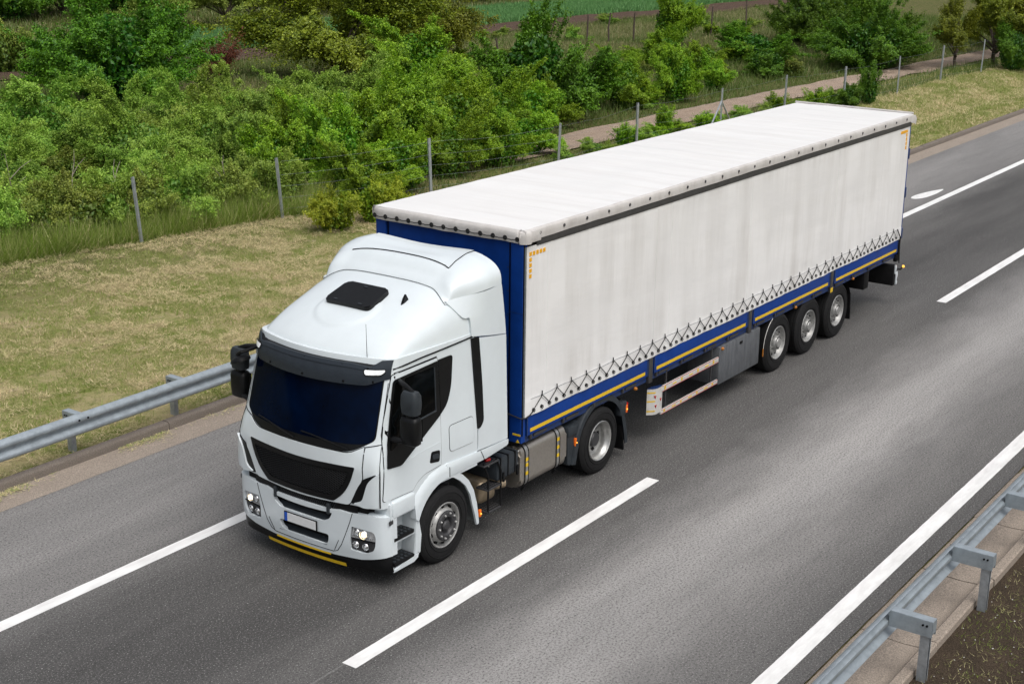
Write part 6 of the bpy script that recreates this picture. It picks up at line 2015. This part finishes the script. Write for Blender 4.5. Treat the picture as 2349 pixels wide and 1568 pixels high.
# bleached dead branches over the brambles
for i, (x, y, h) in enumerate([(10.8, 19.2, 1.9), (11.6, 18.6, 1.6), (9.6, 20.0, 2.0), (12.9, 18.4, 1.3), (14.4, 17.6, 1.5)]):
    r_ = random.Random(i + 5)
    m = MB()
    p = Vector((0, 0, 0)); pts = [p.copy()]; dx, dy = r_.uniform(-0.35, 0.35), r_.uniform(-0.2, 0.2)
    for k in range(6):
        p = p + Vector((dx * 0.3 + r_.uniform(-0.06, 0.06), dy * 0.3 + r_.uniform(-0.06, 0.06), h / 6)); pts.append(p.copy())
    m.tube(pts, [0.022, 0.02, 0.018, 0.015, 0.012, 0.009, 0.005], 6)
    for k in (2, 3, 4):
        q = pts[k]; e = q + Vector((r_.uniform(-0.5, 0.5), r_.uniform(-0.3, 0.3), r_.uniform(0.2, 0.5)))
        m.tube([q, q.lerp(e, 0.5) + Vector((0, 0, 0.05)), e], [0.012, 0.009, 0.004], 5)
    o = m.done('dead_branch', 'deadwood')
    o.location = (x, y, float(gz(x, y)))
    _tag(o, 'bleached bare branch sticking out of the brambles', 'branch', 'bleached branches in the brambles')

# ------------------------------------------------------------------ grass and crops (uncountable)
def blades(name, X, Y, Z, ln, wd, lean, tint, mat, seed, az=None):
    rg = np.random.default_rng(seed)
    n = len(X)
    a = rg.uniform(0, 2 * np.pi, n) if az is None else az
    D = np.stack([np.cos(a) * np.sin(lean), np.sin(a) * np.sin(lean), np.cos(lean)], 1)
    b = rg.uniform(0, 2 * np.pi, n)
    B = np.stack([np.cos(b), np.sin(b), np.zeros(n)], 1)
    flat = lean > 1.2
    B[flat] = np.stack([-np.sin(a), np.cos(a), np.zeros(n)], 1)[flat]
    P = np.stack([X, Y, Z], 1)
    v = np.empty((n, 3, 3))
    v[:, 0] = P - B * wd[:, None] * 0.5; v[:, 1] = P + B * wd[:, None] * 0.5; v[:, 2] = P + D * ln[:, None]
    me = mesh_np(name, v.reshape(-1, 3), np.arange(n * 3).reshape(-1, 3), np.repeat(tint, 3))
    finish(me, mat, 0)
    o = link(name, me)
    return o

rg = np.random.default_rng(3)
fx_ = np.array([p[0] for p in FP]); fy_ = np.array([p[1] for p in FP])
def verge(n, x0, x1, ln0, wd0, seed):
    rg = np.random.default_rng(seed)
    X = rg.uniform(x0, x1, n); Y = 6.56 + (np.interp(X, fx_, fy_) + 0.1 - 6.56) * rg.uniform(0, 1, n)
    m1 = vnoise(X * 0.65, Y * 0.65, 60, 4); m2 = vnoise(X * 3.2, Y * 3.2, 61, 3); m3 = vnoise(X * 1.05 + 40, Y * 1.3, 62, 3); m4 = vnoise(X * 7, Y * 7, 63, 2)
    dry = smooth01(m1 * 0.45 + m2 * 0.35 + m4 * 0.20, 0.45, 0.54)
    bare = smooth01(m3, 0.69, 0.73)
    keep = rg.uniform(0, 1, n) > bare * 0.93
    X, Y, dry, m4, m2 = X[keep], Y[keep], dry[keep], m4[keep], m2[keep]
    n = len(X)
    isdry = rg.uniform(0, 1, n) < (0.05 + 0.88 * dry) * np.where(X > 30, 0.7, 1.0)
    tint = np.where(isdry, rg.uniform(0.40, 1.0, n), rg.uniform(0.0, 0.30, n) + 0.12 * m4)
    lean = np.where(isdry, rg.uniform(0.95, 1.5, n), rg.uniform(0.15, 1.0, n))
    ln = np.where(isdry, rg.uniform(0.7, 1.7, n), rg.uniform(0.6, 1.3, n) * (0.6 + 0.9 * m4)) * ln0
    wd = wd0 * rg.uniform(0.7, 1.3, n)
    Z = gz(X, Y) + np.where(isdry, rg.uniform(0.0, 0.09, n) * m4 * m2 * 2.0, -0.01)
    return X, Y, Z, ln, wd, lean, tint
parts_ = [verge(330000, -3, 17, 0.075, 0.010, 1), verge(26000, 17, 32, 0.10, 0.018, 2), verge(110000, 32, 70, 0.12, 0.020, 3)]
cat_ = [np.concatenate([p[i] for p in parts_]) for i in range(7)]
_tag(blades('mown_grass', *cat_, 'grass', 5), 'mown green and straw-coloured grass of the road verge', 'grass', kind='stuff')

# taller green tufts and weeds in the verge
n = 60000
X = rg.uniform(-3, 66, n); Y = 6.7 + (np.interp(X, fx_, fy_) - 6.8) * rg.uniform(0, 1, n)
k_ = vnoise(X * 1.7, Y * 1.7, 66, 3) + rg.normal(0, 0.03, n) > 0.62
X, Y = X[k_], Y[k_]; n = len(X)
_tag(blades('verge_tufts', X, Y, gz(X, Y) - 0.01, rg.uniform(0.07, 0.19, n), rg.uniform(0.008, 0.016, n), rg.uniform(0.1, 0.9, n), rg.uniform(0.0, 0.14, n), 'grass', 12), 'longer green tufts left standing in the mown verge', 'grass', kind='stuff')

# clippings in the gutter
n = 9000
X = rg.uniform(-2, 20, n); Y = 6.37 - np.abs(rg.normal(0, 0.10, n)); k_ = vnoise(X * 1.1, X * 0, 70, 3) + rg.normal(0, 0.08, n) > 0.55
X, Y = X[k_], Y[k_]; n = len(X)
_tag(blades('grass_clippings', X, Y, 0.012 + rg.uniform(0, 0.02, n), rg.uniform(0.05, 0.12, n), np.full(n, 0.010), rg.uniform(1.25, 1.52, n), np.where(rg.uniform(0, 1, n) < 0.7, rg.uniform(0.4, 0.9, n), rg.uniform(0, 0.3, n)), 'grass', 6), 'dry grass clippings lying along the kerb', 'clippings', kind='stuff')

# sparse dry tufts on the soil strip
n = 26000
X = rg.uniform(-1, 14, n); Y = -5.9 - rg.uniform(0, 4.0, n); k_ = vnoise(X * 1.6, Y * 1.6, 71, 3) + rg.normal(0, 0.05, n) > 0.50
X, Y = X[k_], Y[k_]; n = len(X)
gm = vnoise(X * 1.9, Y * 1.9, 72, 2) > 0.58
_tag(blades('soil_tufts', X, Y, gz(X, Y) + 0.005, rg.uniform(0.03, 0.09, n), np.full(n, 0.007), rg.uniform(0.5, 1.4, n), np.where(gm, rg.uniform(0.0, 0.2, n), rg.uniform(0.25, 0.62, n)), 'grass', 7), 'sparse dry tufts on the bare soil beside the channel', 'grass', kind='stuff')
n = 700
m = MB()
X = rg.uniform(-1, 14, n); Y = -5.9 - rg.uniform(0, 3.5, n); S = rg.uniform(0.005, 0.014, n)
V = np.stack([X, Y, gz(X, Y) + 0.008], 1)
off = np.array([[1, 0, 0], [0, 1, 0], [-1, 0, 0], [0, -1, 0], [0, 0, 0.8]])
vv = (V[:, None] + off[None] * S[:, None, None]).reshape(-1, 3)
ff = (np.arange(n)[:, None, None] * 5 + np.array([[0, 1, 4], [1, 2, 4], [2, 3, 4], [3, 0, 4]])[None]).reshape(-1, 3)
me = mesh_np('pebbles', vv, ff); finish(me, 'stone', 0)
_tag(link('pebbles', me), 'pale pebbles scattered on the bare soil', 'pebbles', kind='stuff')

# rough meadow grass
n = 230000
X = rg.uniform(3, 90, n); Y = rg.uniform(12.0, 46.5, n)
ok = (Y > np.interp(X, fx_, fy_) + 0.05) & (Y < fld_lo(X) - 3.2)
ty = 16.35 - 0.045 * (X - 33) - 0.25 * np.sin(X * 0.11)
ok &= ~((np.abs(Y - ty) < 0.93) & (X > 24))
X, Y, ty = X[ok], Y[ok], ty[ok]; n = len(X)
m1 = vnoise(X * 0.25, Y * 0.25, 80, 4) + 0.16 * smooth01(Y, 25, 34) - 0.16 * smooth01(22 - Y, 0, 5)
isdry = rg.uniform(0, 1, n) < smooth01(m1, 0.44, 0.74) * 0.6
tall = 0.6 + 0.9 * vnoise(X * 0.4, Y * 0.4, 81, 3)
ln = rg.uniform(0.25, 0.55, n) * tall
near = np.abs(Y - ty) < 2.2
ln = np.where(near, ln * 0.55, ln) * np.where(Y > 29, 0.6, 1.0)
_tag(blades('meadow_grass', X, Y, gz(X, Y) - 0.02, ln, rg.uniform(0.018, 0.034, n), rg.uniform(0.05, 0.8, n), np.where(isdry, rg.uniform(0.35, 0.72, n), rg.uniform(0.0, 0.22, n)), 'meadow', 8), 'tall rough meadow grass, green and straw-coloured, beyond the fence', 'grass', kind='stuff')

# tall grass along the smothered fence
n = 46000
X = rg.uniform(2, 16.5, n); Y = np.interp(X, fx_, fy_) + 0.05 + np.abs(rg.normal(0, 0.75, n))
_tag(blades('fence_grass', X, Y, gz(X, Y) - 0.02, rg.uniform(0.25, 1.0, n) * (0.25 + 1.3 * vnoise(X * 1.1, Y * 1.1, 85, 3)), rg.uniform(0.010, 0.022, n), rg.uniform(0.03, 1.0, n), np.where(rg.uniform(0, 1, n) < 0.14, rg.uniform(0.3, 0.7, n), rg.uniform(0.0, 0.22, n)), 'grass', 11), 'tall uncut grass along the smothered stretch of wire fence', 'grass', kind='stuff')

# green crop field
n = 120000
X = rg.uniform(24, 122, n); lo_y = fld_lo(X); U = rg.uniform(0, 1, n)
Y = lo_y + 0.2 + U * 8.6
Y = np.where(rg.uniform(0, 1, n) < 0.75, np.round(Y / 0.25) * 0.25 + rg.normal(0, 0.04, n), Y)
h = 0.48 * (0.8 + 0.4 * vnoise(X * 0.6, Y * 0.6, 90, 3)) * (1 - 0.45 * np.exp(-((U - 0.55) / 0.04) ** 2))
_tag(blades('crop_field', X, Y, gz(X, Y), h * rg.uniform(0.7, 1.1, n), rg.uniform(0.04, 0.075, n), rg.uniform(0.1, 0.6, n), np.clip(rg.normal(0.5, 0.22, n), 0, 1), 'crop', 9), 'strip of blue-green cereal crop across the fields', 'crop', kind='stuff')
n = 60000
X = rg.uniform(30, 125, n); Y = fld_lo(X) + 9 + rg.uniform(0, 1, n) ** 1.3 * 26
_tag(blades('far_grass', X, Y, gz(X, Y), rg.uniform(0.25, 0.5, n), rg.uniform(0.05, 0.09, n), rg.uniform(0.1, 0.8, n), np.where(rg.uniform(0, 1, n) < 0.15, rg.uniform(0.4, 0.7, n), rg.uniform(0, 0.35, n)), 'meadow', 10), 'pale rough grass behind the crop field', 'grass', kind='stuff')

# small joined fittings too fine to pick apart
for o in bpy.data.objects:
    if o.parent is not None and o.name.split('.')[0] in ('tread_slot', 'rivets', 'grille_lattice', 'led_row', 'tread_stud', 'joint_lattice', 'hub_slot', 'hatch_hinge'):
        o['kind'] = 'stuff'
